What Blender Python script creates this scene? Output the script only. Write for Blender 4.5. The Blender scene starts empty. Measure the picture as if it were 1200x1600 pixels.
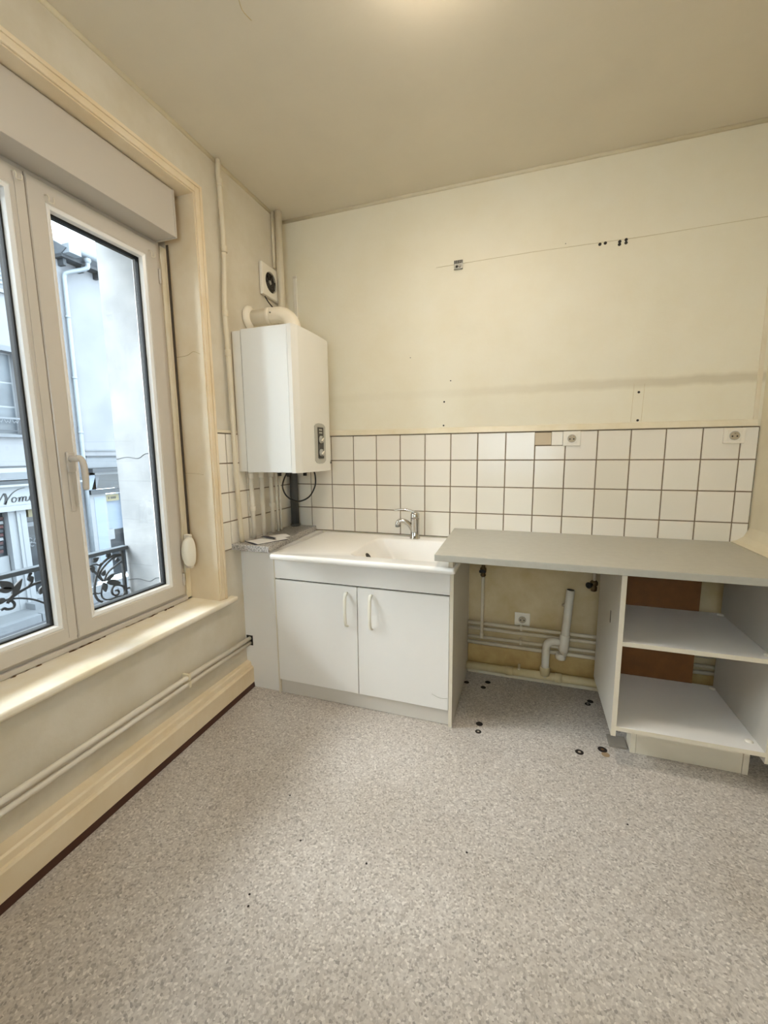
import bpy, bmesh, math, random
from mathutils import Vector, Matrix
random.seed(7)
SC = bpy.context.scene
COL = SC.collection

# ------------------------------------------------------------------ camera, world, exposure
cam_d = bpy.data.cameras.new('camera'); cam = bpy.data.objects.new('camera', cam_d); COL.objects.link(cam)
YAW, PITCH, ROLL, FPX = 0.329019, 0.141636, -0.009283, 653.90
cy, sy, cp, sp = math.cos(YAW), math.sin(YAW), math.cos(PITCH), math.sin(PITCH)
fwd = Vector((-sy*cp, cy*cp, -sp)); rgt = Vector((cy, sy, 0)); upv = rgt.cross(fwd)
cr, sr = math.cos(ROLL), math.sin(ROLL)
r2 = cr*rgt + sr*upv; u2 = -sr*rgt + cr*upv
cam.matrix_world = Matrix(((r2.x, u2.x, -fwd.x, 1.506), (r2.y, u2.y, -fwd.y, -2.487), (r2.z, u2.z, -fwd.z, 1.349), (0, 0, 0, 1)))
cam_d.sensor_fit = 'VERTICAL'; cam_d.sensor_height = 36.0; cam_d.lens = FPX/1600*36.0
cam_d.clip_start = 0.02; cam_d.clip_end = 200
SC.camera = cam

W = bpy.data.worlds.new('overcast_sky'); SC.world = W; W.use_nodes = True
bg = W.node_tree.nodes['Background']; bg.inputs['Color'].default_value = (0.83, 0.93, 1.0, 1); bg.inputs['Strength'].default_value = 9.5
sun_d = bpy.data.lights.new('fill_sun', 'SUN'); sun_d.energy = 17.0; sun_d.angle = math.radians(50); sun_d.color = (1.0, .985, .96)  # soft sun added to strengthen the daylight entering the room
sun = bpy.data.objects.new('fill_sun', sun_d); COL.objects.link(sun)
sun.rotation_euler = Vector((.63, .44, -.64)).to_track_quat('-Z', 'Y').to_euler()
SC.view_settings.view_transform = 'Standard'; SC.view_settings.look = 'None'
SC.view_settings.gamma = 1.0; SC.view_settings.use_curve_mapping = False
SC.view_settings.exposure = 0.12
LAMP = 67.0            # emission of the ceiling dome
SC.cycles.max_bounces = 10; SC.cycles.diffuse_bounces = 6; SC.cycles.transparent_max_bounces = 16

# ------------------------------------------------------------------ materials
def lin(c):
    if isinstance(c, str): c = tuple(int(c[i:i+2], 16)/255 for i in (0, 2, 4))
    return tuple(v/12.92 if v <= .04045 else ((v+.055)/1.055)**2.4 for v in c) + (1,)
MATS = {}
def mat(name, col, rough=.5, metal=0, var=0, vscale=6, bump=0, bscale=120, col2=None, spec=.5, coord='Object', stretch=None):
    if name in MATS: return MATS[name]
    m = bpy.data.materials.new(name); m.use_nodes = True; MATS[name] = m
    nt = m.node_tree; N = nt.nodes; L = nt.links; b = N['Principled BSDF']
    b.inputs['Roughness'].default_value = rough; b.inputs['Metallic'].default_value = metal
    b.inputs['Specular IOR Level'].default_value = spec
    b.inputs['Base Color'].default_value = lin(col)
    if var or bump:
        geo = N.new('ShaderNodeNewGeometry'); src = geo.outputs['Position']
        if stretch:
            mp = N.new('ShaderNodeMapping'); mp.inputs['Scale'].default_value = stretch
            L.new(src, mp.inputs['Vector']); src = mp.outputs['Vector']
    if var:
        n = N.new('ShaderNodeTexNoise'); n.inputs['Scale'].default_value = vscale; n.inputs['Detail'].default_value = 6; n.inputs['Roughness'].default_value = .6
        L.new(src, n.inputs['Vector'])
        rp = N.new('ShaderNodeMapRange'); rp.inputs['From Min'].default_value = .35; rp.inputs['From Max'].default_value = .68
        L.new(n.outputs['Fac'], rp.inputs['Value'])
        mx = N.new('ShaderNodeMix'); mx.data_type = 'RGBA'
        mx.inputs['A'].default_value = lin(col)
        c2 = lin(col2) if col2 else tuple(v*(1-var) for v in lin(col)[:3]) + (1,)
        mx.inputs['B'].default_value = c2
        L.new(rp.outputs['Result'], mx.inputs['Factor']); L.new(mx.outputs['Result'], b.inputs['Base Color'])
    if bump:
        n2 = N.new('ShaderNodeTexNoise'); n2.inputs['Scale'].default_value = bscale; n2.inputs['Detail'].default_value = 4
        L.new(src, n2.inputs['Vector'])
        bp = N.new('ShaderNodeBump'); bp.inputs['Strength'].default_value = bump; bp.inputs['Distance'].default_value = .004
        L.new(n2.outputs['Fac'], bp.inputs['Height']); L.new(bp.outputs['Normal'], b.inputs['Normal'])
    return m
def emis(name, col, s):
    m = bpy.data.materials.new(name); m.use_nodes = True; MATS[name] = m
    b = m.node_tree.nodes['Principled BSDF']
    b.inputs['Base Color'].default_value = lin('fff4e0'); b.inputs['Emission Color'].default_value = col; b.inputs['Emission Strength'].default_value = s
    return m
def glassmat(name, tint, refl=.06):
    m = bpy.data.materials.new(name); m.use_nodes = True; MATS[name] = m
    nt = m.node_tree; N = nt.nodes; L = nt.links; N.remove(N['Principled BSDF'])
    t = N.new('ShaderNodeBsdfTransparent'); t.inputs['Color'].default_value = tint
    g = N.new('ShaderNodeBsdfGlossy'); g.inputs['Roughness'].default_value = .02
    f = N.new('ShaderNodeFresnel'); f.inputs['IOR'].default_value = 1.3
    mx = N.new('ShaderNodeMixShader'); L.new(f.outputs['Fac'], mx.inputs['Fac']); L.new(t.outputs['BSDF'], mx.inputs[1]); L.new(g.outputs['BSDF'], mx.inputs[2])
    L.new(mx.outputs['Shader'], N['Material Output'].inputs['Surface'])
    return m
def floor_mat():
    m = bpy.data.materials.new('speckled_vinyl'); m.use_nodes = True
    nt = m.node_tree; N = nt.nodes; L = nt.links; b = N['Principled BSDF']; b.inputs['Roughness'].default_value = .42
    geo = N.new('ShaderNodeNewGeometry')
    v = N.new('ShaderNodeTexVoronoi'); v.inputs['Scale'].default_value = 170; L.new(geo.outputs['Position'], v.inputs['Vector'])
    sep = N.new('ShaderNodeSeparateColor'); L.new(v.outputs['Color'], sep.inputs['Color'])
    r = N.new('ShaderNodeValToRGB'); e = r.color_ramp.elements; r.color_ramp.interpolation = 'LINEAR'
    e[0].position = 0; e[0].color = lin('97908a'); e[1].position = 1; e[1].color = lin('dcd5cd')
    for p, c in ((.12, 'aea59d'), (.4, 'bcb4ac'), (.65, 'c4bcb4'), (.88, 'ccc5bd')):
        k = e.new(p); k.color = lin(c)
    L.new(sep.outputs['Red'], r.inputs['Fac'])
    n = N.new('ShaderNodeTexNoise'); n.inputs['Scale'].default_value = 2.2; n.inputs['Detail'].default_value = 5; L.new(geo.outputs['Position'], n.inputs['Vector'])
    mr = N.new('ShaderNodeMapRange'); mr.inputs['From Min'].default_value = .4; mr.inputs['From Max'].default_value = .72; mr.inputs['To Max'].default_value = .35
    L.new(n.outputs['Fac'], mr.inputs['Value'])
    mx = N.new('ShaderNodeMix'); mx.data_type = 'RGBA'; mx.blend_type = 'MULTIPLY'; mx.inputs['B'].default_value = lin('ddd6ca')
    L.new(mr.outputs['Result'], mx.inputs['Factor']); L.new(r.outputs['Color'], mx.inputs['A']); L.new(mx.outputs['Result'], b.inputs['Base Color'])
    bp = N.new('ShaderNodeBump'); bp.inputs['Strength'].default_value = .12; bp.inputs['Distance'].default_value = .001
    L.new(sep.outputs['Green'], bp.inputs['Height']); L.new(bp.outputs['Normal'], b.inputs['Normal'])
    return m
def back_wall_mat():
    # cream paint with a grubby band left by the removed wall units and faint blotches
    m = bpy.data.materials.new('cream_wall_paint'); m.use_nodes = True
    nt = m.node_tree; N = nt.nodes; L = nt.links; b = N['Principled BSDF']; b.inputs['Roughness'].default_value = .55
    geo = N.new('ShaderNodeNewGeometry'); s = N.new('ShaderNodeSeparateXYZ'); L.new(geo.outputs['Position'], s.inputs['Vector'])
    n = N.new('ShaderNodeTexNoise'); n.inputs['Scale'].default_value = 3.5; n.inputs['Detail'].default_value = 7; n.inputs['Roughness'].default_value = .65
    L.new(geo.outputs['Position'], n.inputs['Vector'])
    mr = N.new('ShaderNodeMapRange'); mr.inputs['From Min'].default_value = .4; mr.inputs['From Max'].default_value = .75; mr.inputs['To Max'].default_value = .5
    L.new(n.outputs['Fac'], mr.inputs['Value'])
    m1 = N.new('ShaderNodeMix'); m1.data_type = 'RGBA'; m1.inputs['A'].default_value = lin('ece5d0'); m1.inputs['B'].default_value = lin('e4d9bb')
    L.new(mr.outputs['Result'], m1.inputs['Factor'])
    def M(op, a, bb):
        k = N.new('ShaderNodeMath'); k.operation = op
        for i, q in enumerate((a, bb)):
            if isinstance(q, (int, float)): k.inputs[i].default_value = q
            else: L.new(q, k.inputs[i])
        return k.outputs[0]
    ns = N.new('ShaderNodeTexNoise'); ns.inputs['Scale'].default_value = 9; ns.inputs['Detail'].default_value = 3; L.new(geo.outputs['Position'], ns.inputs['Vector'])
    zz = M('ADD', s.outputs['Z'], M('MULTIPLY', M('SUBTRACT', ns.outputs['Fac'], .5), .03))
    d = M('ABSOLUTE', M('SUBTRACT', zz, 1.685), 0)
    band = N.new('ShaderNodeMapRange'); band.inputs['From Min'].default_value = .032; band.inputs['From Max'].default_value = .012; band.inputs['To Max'].default_value = .42
    L.new(d, band.inputs['Value'])
    xr = N.new('ShaderNodeMapRange'); xr.inputs['From Min'].default_value = .95; xr.inputs['From Max'].default_value = 2.3; xr.inputs['To Min'].default_value = .15
    L.new(s.outputs['X'], xr.inputs['Value'])
    m2 = N.new('ShaderNodeMix'); m2.data_type = 'RGBA'; m2.inputs['B'].default_value = lin('b5a685')
    L.new(M('MULTIPLY', band.outputs['Result'], xr.outputs['Result']), m2.inputs['Factor']); L.new(m1.outputs['Result'], m2.inputs['A'])
    L.new(m2.outputs['Result'], b.inputs['Base Color'])
    n2 = N.new('ShaderNodeTexNoise'); n2.inputs['Scale'].default_value = 60; n2.inputs['Detail'].default_value = 5; L.new(geo.outputs['Position'], n2.inputs['Vector'])
    bp = N.new('ShaderNodeBump'); bp.inputs['Strength'].default_value = .2; bp.inputs['Distance'].default_value = .003
    L.new(n2.outputs['Fac'], bp.inputs['Height']); L.new(bp.outputs['Normal'], b.inputs['Normal'])
    return m

M_floor = floor_mat(); M_wallb = back_wall_mat()
M_wall = mat('cream_paint', 'e4dac0', .55, var=.1, vscale=4, bump=.2, bscale=60, col2='d9ceb4')
M_low = mat('pale_wall_paint', 'ddd5c5', .5, var=.1, vscale=3.5, bump=.15, bscale=50, col2='d0c5ae')
M_ceil = mat('ceiling_paint', 'e0d6c2', .7, var=.06, vscale=2, bump=.1, bscale=40)
M_peach = mat('peach_paint', 'ecdcc0', .4, var=.1, vscale=5, bump=.1, bscale=40, col2='e4cfab')
M_trim = mat('cream_gloss_paint', 'eae0c9', .35, var=.08, vscale=9, col2='e2d5b6')
M_sill = mat('sill_paint', 'f7efdf', .3, var=.1, vscale=8, col2='f0e3c6', bump=.05, bscale=30)
M_brownstrip = mat('dark_brown_wood', '4a2a1c', .5, var=.2, vscale=20)
M_tile = [mat('tile_glaze_a', 'efe8db', .2), mat('tile_glaze_b', 'ede6d8', .2), mat('tile_glaze_c', 'f0eadd', .22), mat('tile_glaze_d', 'ebe4d5', .2)]
M_skirt = mat('stained_skirting', 'c4a970', .5, var=.3, vscale=8, col2='a98a52')
M_drain = mat('yellowed_pvc', 'dccda4', .4, var=.15, vscale=6, col2='cdb986')
M_grout = mat('brown_grout', '8d7b63', .8, var=.3, vscale=25)
M_pvc = mat('white_pvc', 'cec6bb', .3, var=.04, vscale=5)
M_bead = mat('pvc_bead', 'efeeec', .3)
M_gasket = mat('black_gasket', '050607', .7)
M_box = mat('shutter_box_pvc', 'c6beb3', .38)
M_pipe = mat('painted_pipe', 'ddd2bb', .4, var=.06, vscale=4, col2='d3c6aa')
M_pipe2 = mat('white_painted_pipe', 'e4ddcf', .4, var=.05, vscale=4, col2='dad0bc')
M_dirty = mat('yellowed_paint', 'd2bd8c', .5, var=.35, vscale=10, col2='b89c66')
M_boiler = mat('boiler_enamel', 'e9e6de', .28)
M_boilerside = mat('boiler_white_side', 'ecece8', .3)
M_flue = mat('flue_cream', 'ece2cd', .35)
M_grey = mat('grey_plastic', 'b3b0a6', .35)
M_dkgrey = mat('dark_plastic', '39342c', .4)
M_black = mat('black_rubber', '15130f', .55)
M_darkpipe = mat('dark_grey_pipe', '4a4a48', .45, var=.2, vscale=10)
M_cab = mat('white_melamine', 'efece7', .38, var=.03, vscale=3)
M_cabside = mat('shade_grey_melamine', 'c9c4ba', .35, var=.06, vscale=4)  # white melamine greyed, putting the shade on cabinet sides into the colour
M_plinth = mat('plinth_melamine', 'd5cfc6', .4)
M_edge = mat('cream_edge_band', 'ded5c2', .4)
M_handle = mat('ivory_handle', 'ece6d6', .35)
M_sink = mat('white_resin', 'faf7f2', .2, var=.03, vscale=5)
M_chrome = mat('chrome', 'c9c6c0', .14, metal=1)
M_steel = mat('dull_steel', '98968e', .4, metal=.8, var=.3, vscale=60)
M_brass = mat('aged_brass', '5d4c30', .4, metal=.7)
M_grayctr = mat('grey_laminate', 'b6b3a8', .42, var=.06, vscale=30)
M_brown = mat('hardboard', '7a4c1c', .6, var=.25, vscale=14)
M_socket = mat('socket_plastic', 'eee7d8', .3)
M_hole = mat('socket_dark', '2a241c', .6)
M_burn = mat('rubber_mark', '211813', .8, var=.3, vscale=80)
M_rust = mat('rust_mark', '6a4a2c', .8, var=.3, vscale=80)
M_beige = mat('beige_card', 'cdbda2', .7)
M_paper = mat('white_paper', 'e9e6e2', .6)
M_ink = mat('dark_print', '3b3a44', .6)
M_stone = mat('pale_limestone', '7e7f7f', .8, var=.3, vscale=4, bump=.15, bscale=12, col2='66686a')
M_iron = mat('black_iron', '0c0e10', .5)
M_rail = mat('iron_rail', '2c3237', .45)
M_render = mat('white_render', '6d6e70', .85, var=.1, vscale=1.2, bump=.05, bscale=6, col2='66676a')
M_render2 = mat('offwhite_render', '6a6b6e', .85, var=.12, vscale=1.0, bump=.05, bscale=6, col2='5e6064')
M_facetrim = mat('facade_stone_trim', '5c5f63', .8, var=.15, vscale=3)
M_facedark = mat('slate_paint', '272b30', .6, var=.15, vscale=4)
M_shopwhite = mat('shopfront_white', '6d7073', .5)
M_shopblue = mat('pale_blue_paint', '68727f', .5)
M_shopglass = mat('dark_shop_glass', '12161a', .3, var=.5, vscale=5, col2='21262b')
M_winglass = mat('far_window_glass', '383d43', .35, var=.3, vscale=2.5, col2='484e54')
M_red = mat('red_goods', '4d2626', .7, var=.5, vscale=6, col2='221b1d')
M_zinc = mat('pale_zinc', '676d72', .5, metal=.1)
M_road = mat('asphalt', '3b3c40', .9, var=.15, vscale=3, bump=.3, bscale=40)
M_pave = mat('pavement_concrete', '56595c', .9, var=.12, vscale=2)
M_signy = mat('ochre_sign', '6b644a', .6)
M_lampbase = mat('lamp_base', 'efe6d6', .4)
M_granite = bpy.data.materials.new('speckled_granite_laminate'); M_granite.use_nodes = True
def _granite():
    nt = M_granite.node_tree; N = nt.nodes; L = nt.links; b = N['Principled BSDF']; b.inputs['Roughness'].default_value = .4
    geo = N.new('ShaderNodeNewGeometry'); v = N.new('ShaderNodeTexVoronoi'); v.inputs['Scale'].default_value = 260; L.new(geo.outputs['Position'], v.inputs['Vector'])
    s = N.new('ShaderNodeSeparateColor'); L.new(v.outputs['Color'], s.inputs['Color'])
    r = N.new('ShaderNodeValToRGB'); e = r.color_ramp.elements; e[0].color = lin('76726e'); e[1].color = lin('cfcac4'); k = e.new(.5); k.color = lin('a9a39c')
    L.new(s.outputs['Red'], r.inputs['Fac']); L.new(r.outputs['Color'], b.inputs['Base Color'])
_granite()
M_glass = glassmat('window_glass', (.93, .965, .98, 1))

# ------------------------------------------------------------------ mesh helpers
def BM(): return bmesh.new()
def box(bm, x0, x1, y0, y1, z0, z1, bev=0, seg=2):
    vs = [bm.verts.new((x, y, z)) for x in (x0, x1) for y in (y0, y1) for z in (z0, z1)]
    fs = [bm.faces.new([vs[i] for i in q]) for q in ((0, 1, 3, 2), (4, 6, 7, 5), (0, 4, 5, 1), (2, 3, 7, 6), (0, 2, 6, 4), (1, 5, 7, 3))]
    if bev:
        es = list({e for f in fs for e in f.edges})
        bmesh.ops.bevel(bm, geom=es, offset=bev, segments=seg, profile=.5, affect='EDGES')
    return bm
def hexa(bm, pts, bev=0, seg=2):
    """pts: 4 bottom corners (ccw) then 4 top corners"""
    vs = [bm.verts.new(p) for p in pts]
    fs = [bm.faces.new([vs[i] for i in q]) for q in ((3, 2, 1, 0), (4, 5, 6, 7), (0, 1, 5, 4), (1, 2, 6, 5), (2, 3, 7, 6), (3, 0, 4, 7))]
    if bev:
        es = list({e for f in fs for e in f.edges})
        bmesh.ops.bevel(bm, geom=es, offset=bev, segments=seg, profile=.5, affect='EDGES')
    return bm
def smooth_path(pts, n=6):
    P = [Vector(p) for p in pts]; out = []
    for i in range(len(P)-1):
        p0 = P[max(i-1, 0)]; p1 = P[i]; p2 = P[i+1]; p3 = P[min(i+2, len(P)-1)]
        for k in range(n):
            t = k/n
            out.append(.5*((2*p1)+(p2-p0)*t+(2*p0-5*p1+4*p2-p3)*t*t+(3*p1-p0-3*p2+p3)*t**3))
    out.append(P[-1]); return out
def tube(bm, pts, r, n=12, caps=True):
    P = [Vector(p) for p in pts]; rs = r if isinstance(r, (list, tuple)) else [r]*len(P)
    T = []
    for i in range(len(P)):
        a = P[max(i-1, 0)]; b = P[min(i+1, len(P)-1)]; T.append((b-a).normalized())
    up = Vector((0, 0, 1)) if abs(T[0].z) < .9 else Vector((1, 0, 0))
    u = T[0].cross(up).normalized(); rings = []
    for i, p in enumerate(P):
        u = (u - T[i]*u.dot(T[i])).normalized(); v = T[i].cross(u)
        rings.append([bm.verts.new(p + rs[i]*(math.cos(2*math.pi*k/n)*u + math.sin(2*math.pi*k/n)*v)) for k in range(n)])
    for a, b in zip(rings, rings[1:]):
        for k in range(n): bm.faces.new((a[k], a[(k+1) % n], b[(k+1) % n], b[k])).smooth = True
    if caps: bm.faces.new(rings[0][::-1]); bm.faces.new(rings[-1])
    return bm
def lathe(bm, c, axis, prof, n=24, smooth=True):
    """prof: list of (radius, height along axis)"""
    a = Vector(axis).normalized(); t = Vector((1, 0, 0)) if abs(a.x) < .9 else Vector((0, 1, 0))
    u = a.cross(t).normalized(); v = a.cross(u); c = Vector(c); rings = []
    for r, h in prof:
        r = max(r, 1e-4); rings.append([bm.verts.new(c + a*h + r*(math.cos(2*math.pi*k/n)*u + math.sin(2*math.pi*k/n)*v)) for k in range(n)])
    for p, q in zip(rings, rings[1:]):
        for k in range(n): bm.faces.new((p[k], p[(k+1) % n], q[(k+1) % n], q[k])).smooth = smooth
    bm.faces.new(rings[0][::-1]); bm.faces.new(rings[-1])
    return bm
def rect_ring(bm, loops, closed=True):
    """loops: list of (x, y0, y1, z0, z1) rectangles in planes x; bridged in order"""
    R = [[bm.verts.new((x, y, z)) for y, z in ((y0, z0), (y1, z0), (y1, z1), (y0, z1))] for x, y0, y1, z0, z1 in loops]
    m = len(R)
    for i in range(m if closed else m-1):
        a, b = R[i], R[(i+1) % m]
        for k in range(4): bm.faces.new((a[k], a[(k+1) % 4], b[(k+1) % 4], b[k]))
    return bm
def prism(bm, poly, d0, d1, f):
    """poly 2-D outline; f(u, v, d) -> 3-D point"""
    a = [bm.verts.new(f(u, v, d0)) for u, v in poly]; b = [bm.verts.new(f(u, v, d1)) for u, v in poly]; n = len(poly)
    bm.faces.new(a[::-1]); bm.faces.new(b)
    for k in range(n): bm.faces.new((a[k], a[(k+1) % n], b[(k+1) % n], b[k]))
    return bm
def link(name, bm, m, parent=None, smooth=False):
    bmesh.ops.recalc_face_normals(bm, faces=bm.faces)
    me = bpy.data.meshes.new(name); bm.to_mesh(me); bm.free()
    o = bpy.data.objects.new(name, me); COL.objects.link(o)
    for k in (m if isinstance(m, (list, tuple)) else [m]): me.materials.append(k)
    if smooth:
        for p in me.polygons: p.use_smooth = True
    if parent is not None: attach(o, parent)
    return o
def wloc(o):
    v = Vector(o.location)
    if o.parent is not None: v = v + o.matrix_parent_inverse.translation + wloc(o.parent)
    return v
def attach(o, parent):
    o.parent = parent; o.matrix_parent_inverse = Matrix.Translation(-wloc(parent))
def recenter(o, loc):
    """move a mesh object's origin to loc while its shape stays put"""
    o.data.transform(Matrix.Translation(-Vector(loc))); o.location = Vector(loc); return o
def tag(o, label, cat, group=None, kind=None):
    if label: o['label'] = label
    if cat: o['category'] = cat
    if group: o['group'] = group
    if kind: o['kind'] = kind
    return o
def thing(name, loc, label, cat, group=None, kind=None):
    o = bpy.data.objects.new(name, None); COL.objects.link(o); o.location = loc; o.empty_display_size = .05
    return tag(o, label, cat, group, kind)
def struct(name, bm, m, label=None, cat=None):
    o = link(name, bm, m); o['kind'] = 'structure'
    if label: o['label'] = label
    if cat: o['category'] = cat
    return o

RW, RH, RF = 2.545, 2.776, -3.55      # room: right wall x, ceiling z, wall behind the camera y
OY0, OY1, OZ0, OZ1 = -2.005, -.757, .565, 2.548   # window opening in the room's face

# ------------------------------------------------------------------ room shell
fl = struct('floor', box(BM(), -.1, RW+.1, RF-.1, .1, -.08, 0), M_floor, 'speckled beige grey vinyl floor', 'floor')
ce = struct('ceiling', box(BM(), -.1, RW+.1, RF-.1, .1, RH, RH+.1), M_ceil, 'plain cream painted ceiling', 'ceiling')
wb = struct('wall_back', box(BM(), -.1, RW+.1, 0, .12, 0, RH), M_wallb, 'cream back wall above and behind the worktops', 'wall')
wr = struct('wall_right', box(BM(), RW, RW+.12, RF, 0, 0, RH), M_wall, 'cream right wall at the end of the grey worktop', 'wall')
FW = (.80, 1.90, 1.05, 2.15)          # unseen window added behind the camera for fill light
bm = BM(); box(bm, -.1, FW[0], RF-.12, RF, 0, RH); box(bm, FW[1], RW+.1, RF-.12, RF, 0, RH); box(bm, FW[0], FW[1], RF-.12, RF, 0, FW[2]); box(bm, FW[0], FW[1], RF-.12, RF, FW[3], RH)
wf = struct('wall_front', bm, M_wall, 'cream wall behind the camera with an added fill-light window', 'wall')
bm = BM()
box(bm, -.235, 0, OY1, 0, 0, RH); box(bm, -.235, 0, RF, OY0, 0, RH)
box(bm, -.235, 0, OY0, OY1, OZ1, RH); box(bm, -.235, 0, OY0, OY1, 0, OZ0)
wl = struct('wall_left', bm, M_low, 'cream left wall around the window', 'wall')
# peach painted lining of the window niche
bm = BM(); box(bm, -.185, .001, OY1-.006, OY1, OZ0, OZ1); link('reveal_lining', bm, M_peach, wl)
bm = BM(); box(bm, -.185, .001, OY0, OY0+.006, OZ0, OZ1); link('reveal_lining', bm, M_peach, wl)
bm = BM(); box(bm, -.185, .001, OY0+.006, OY1-.006, OZ1-.006, OZ1); link('reveal_lining', bm, M_peach, wl)
# hairline cracks in the niche
bm = BM(); tube(bm, smooth_path([(-.02, OY1-.0062, 1.83), (-.06, OY1-.0062, 1.845), (-.1, OY1-.0062, 1.83), (-.17, OY1-.0062, 1.825)], 4), .0011, 5); link('crack', bm, M_skirt, wl)
bm = BM(); tube(bm, smooth_path([(-.05, OY1-.0062, 1.245), (-.1, OY1-.0062, 1.25), (-.17, OY1-.0062, 1.252)], 4), .0008, 5); link('crack', bm, M_skirt, wl)
# outer masonry of the window (stone embrasure)
bm = BM()
box(bm, -.575, -.235, -.812, .3, -2.0, 3.4); box(bm, -.575, -.235, RF-1.2, -1.95, -2.0, 3.4)
box(bm, -.575, -.235, -1.95, -.812, 2.47, 3.4); box(bm, -.575, -.235, -1.95, -.812, -2.0, .535)
wo = struct('wall_outer', bm, M_stone, 'pale stone outer embrasure beyond the window glass', 'wall')
bm = BM(); hexa(bm, [(-.66, -1.949, .5355), (-.66, -.813, .5355), (-.236, -.813, .5355), (-.236, -1.949, .5355), (-.66, -1.949, .552), (-.66, -.813, .552), (-.236, -.813, .592), (-.236, -1.949, .592)])
link('stone_sill', bm, M_stone, wo)
for z in (1.325, .66):
    bm = BM(); tube(bm, smooth_path([(-.25, -.8125, z+.02), (-.36, -.8125, z+.03), (-.42, -.8125, z+.005), (-.5, -.8125, z+.012), (-.574, -.8125, z)], 4), .0016, 5); link('crack', bm, M_facedark, wo)

# ------------------------------------------------------------------ wall tiles
S = .155; G = .0055
def tile_mesh(w, h, m):
    bm = BM(); hw, hh, t, b = w/2, h/2, .007, .0018
    lo = [bm.verts.new(p) for p in ((-hw, 0, -hh), (hw, 0, -hh), (hw, 0, hh), (-hw, 0, hh))]
    mi = [bm.verts.new((p.co.x, -t+b, p.co.z)) for p in lo]
    hi = [bm.verts.new((x, -t, z)) for x, z in ((-hw+b, -hh+b), (hw-b, -hh+b), (hw-b, hh-b), (-hw+b, hh-b))]
    for A, B in ((lo, mi), (mi, hi)):
        for k in range(4): bm.faces.new((A[k], A[(k+1) % 4], B[(k+1) % 4], B[k]))
    bm.faces.new(hi)
    bmesh.ops.recalc_face_normals(bm, faces=bm.faces)
    me = bpy.data.meshes.new('tile'); bm.to_mesh(me); bm.free(); me.materials.append(m); return me
TM = {}
def tile(parent, x, y, z, w, h, rz):
    i = random.choice((0, 0, 0, 1, 1, 2, 2, 3)); key = (round(w, 4), round(h, 4), i)
    if key not in TM: TM[key] = tile_mesh(w, h, M_tile[i])
    o = bpy.data.objects.new('tile', TM[key]); COL.objects.link(o)
    o.location = (x, y, z); o.rotation_euler = (random.uniform(-.002, .002), 0, rz + random.uniform(-.002, .002)); o.parent = parent
link('lower_plaster', box(BM(), 1.2005, RW-.003, -.0012, .001, .001, .832), mat('mottled_beige_plaster', 'd2c09a', .65, var=.25, vscale=5, col2='bfa878'), wb)  # browner, mottled panel over the back wall below the worktop
ZR = [1.454, 1.299, 1.144, .989, .838]
XC = .45725    # x of the grout line with index 0
xs = [.004] + [XC + i*S for i in range(-2, 14)] + [RW-.004]
gb = link('grout', box(BM(), .003, RW-.003, -.0035, .001, .836, 1.456), M_grout, wb)
for a, b in zip(xs, xs[1:]):
    for zt, zb in zip(ZR, ZR[1:]):
        h = zt-zb-G
        if zt > 1.4 and 1.53 < a and b < 1.71:          # the tile under the beige patch is cut short
            h = zt-.076-zb-G; tile(wb, (a+b)/2, -.001, zb+h/2+G/2, b-a-G, h, 0); continue
        tile(wb, (a+b)/2, -.001, (zt+zb)/2, b-a-G, h, 0)
ys = [-.722, -.65, -.495, -.34, -.185, -.03, -.004]
link('grout', box(BM(), -.001, .0035, -.722, -.003, .836, 1.456), M_grout, wl)
for a, b in zip(ys, ys[1:]):
    if b-a < .03: continue
    for zt, zb in zip(ZR, ZR[1:]):
        tile(wl, .001, (a+b)/2, (zt+zb)/2, b-a-G, zt-zb-G, math.pi/2)
# board edge above the tiles, joints and dowel holes of the removed wall units
t1 = struct('trim_1', hexa(BM(), [(.06, -.016, 1.457), (2.53, -.016, 1.457), (2.53, 0, 1.457), (.06, 0, 1.457), (.06, -.006, 1.487), (2.53, -.006, 1.487), (2.53, 0, 1.49), (.06, 0, 1.49)]), M_trim, 'cream painted strip along the top of the tiles', 'trim')
link('strip_return', hexa(BM(), [(2.512, -.006, 1.487), (2.53, -.006, 1.487), (2.53, 0, 1.487), (2.512, 0, 1.487), (2.512, -.005, 2.36), (2.53, -.005, 2.36), (2.53, 0, 2.36), (2.512, 0, 2.36)]), M_trim, t1)
t4 = struct('trim_4', box(BM(), .004, .012, -.722, -.56, 1.457, 1.472, .002), M_trim, 'short cream strip above the tiles beside the window', 'trim')
bm = BM(); tube(bm, [(.98, -.0005, 2.374), (1.5, -.0005, 2.379), (2.0, -.0005, 2.372), (2.51, -.0005, 2.378)], .0009, 5); link('seam', bm, mat('faint_seam', 'c9ba92', .7), wb)
for x in (2.005, 2.052):
    bm = BM(); tube(bm, [(x, -.0005, 1.68), (x-.004, -.0005, 1.492)], .0006, 5); link('seam', bm, M_dirty, wb)
for x, z, r in ((1.809, 2.367, .0075), (1.833, 2.369, .0075), (1.897, 2.3655, .0075), (1.8965, 2.353, .0075), (1.9245, 2.370, .0075), (1.925, 2.356, .0075), (1.034, 1.637, .005), (1.032, 1.502, .005), (1.07, 1.754, .0035), (2.028, 1.639, .006), (2.032, 1.499, .006), (.83, 1.9, .0025), (1.65, 2.395, .002)):
    bm = BM(); lathe(bm, (x, .001, z), (0, -1, 0), [(r, 0), (r, .002), (r*.7, .0024)], 12); link('dowel_hole', bm, M_hole, wb)
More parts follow.
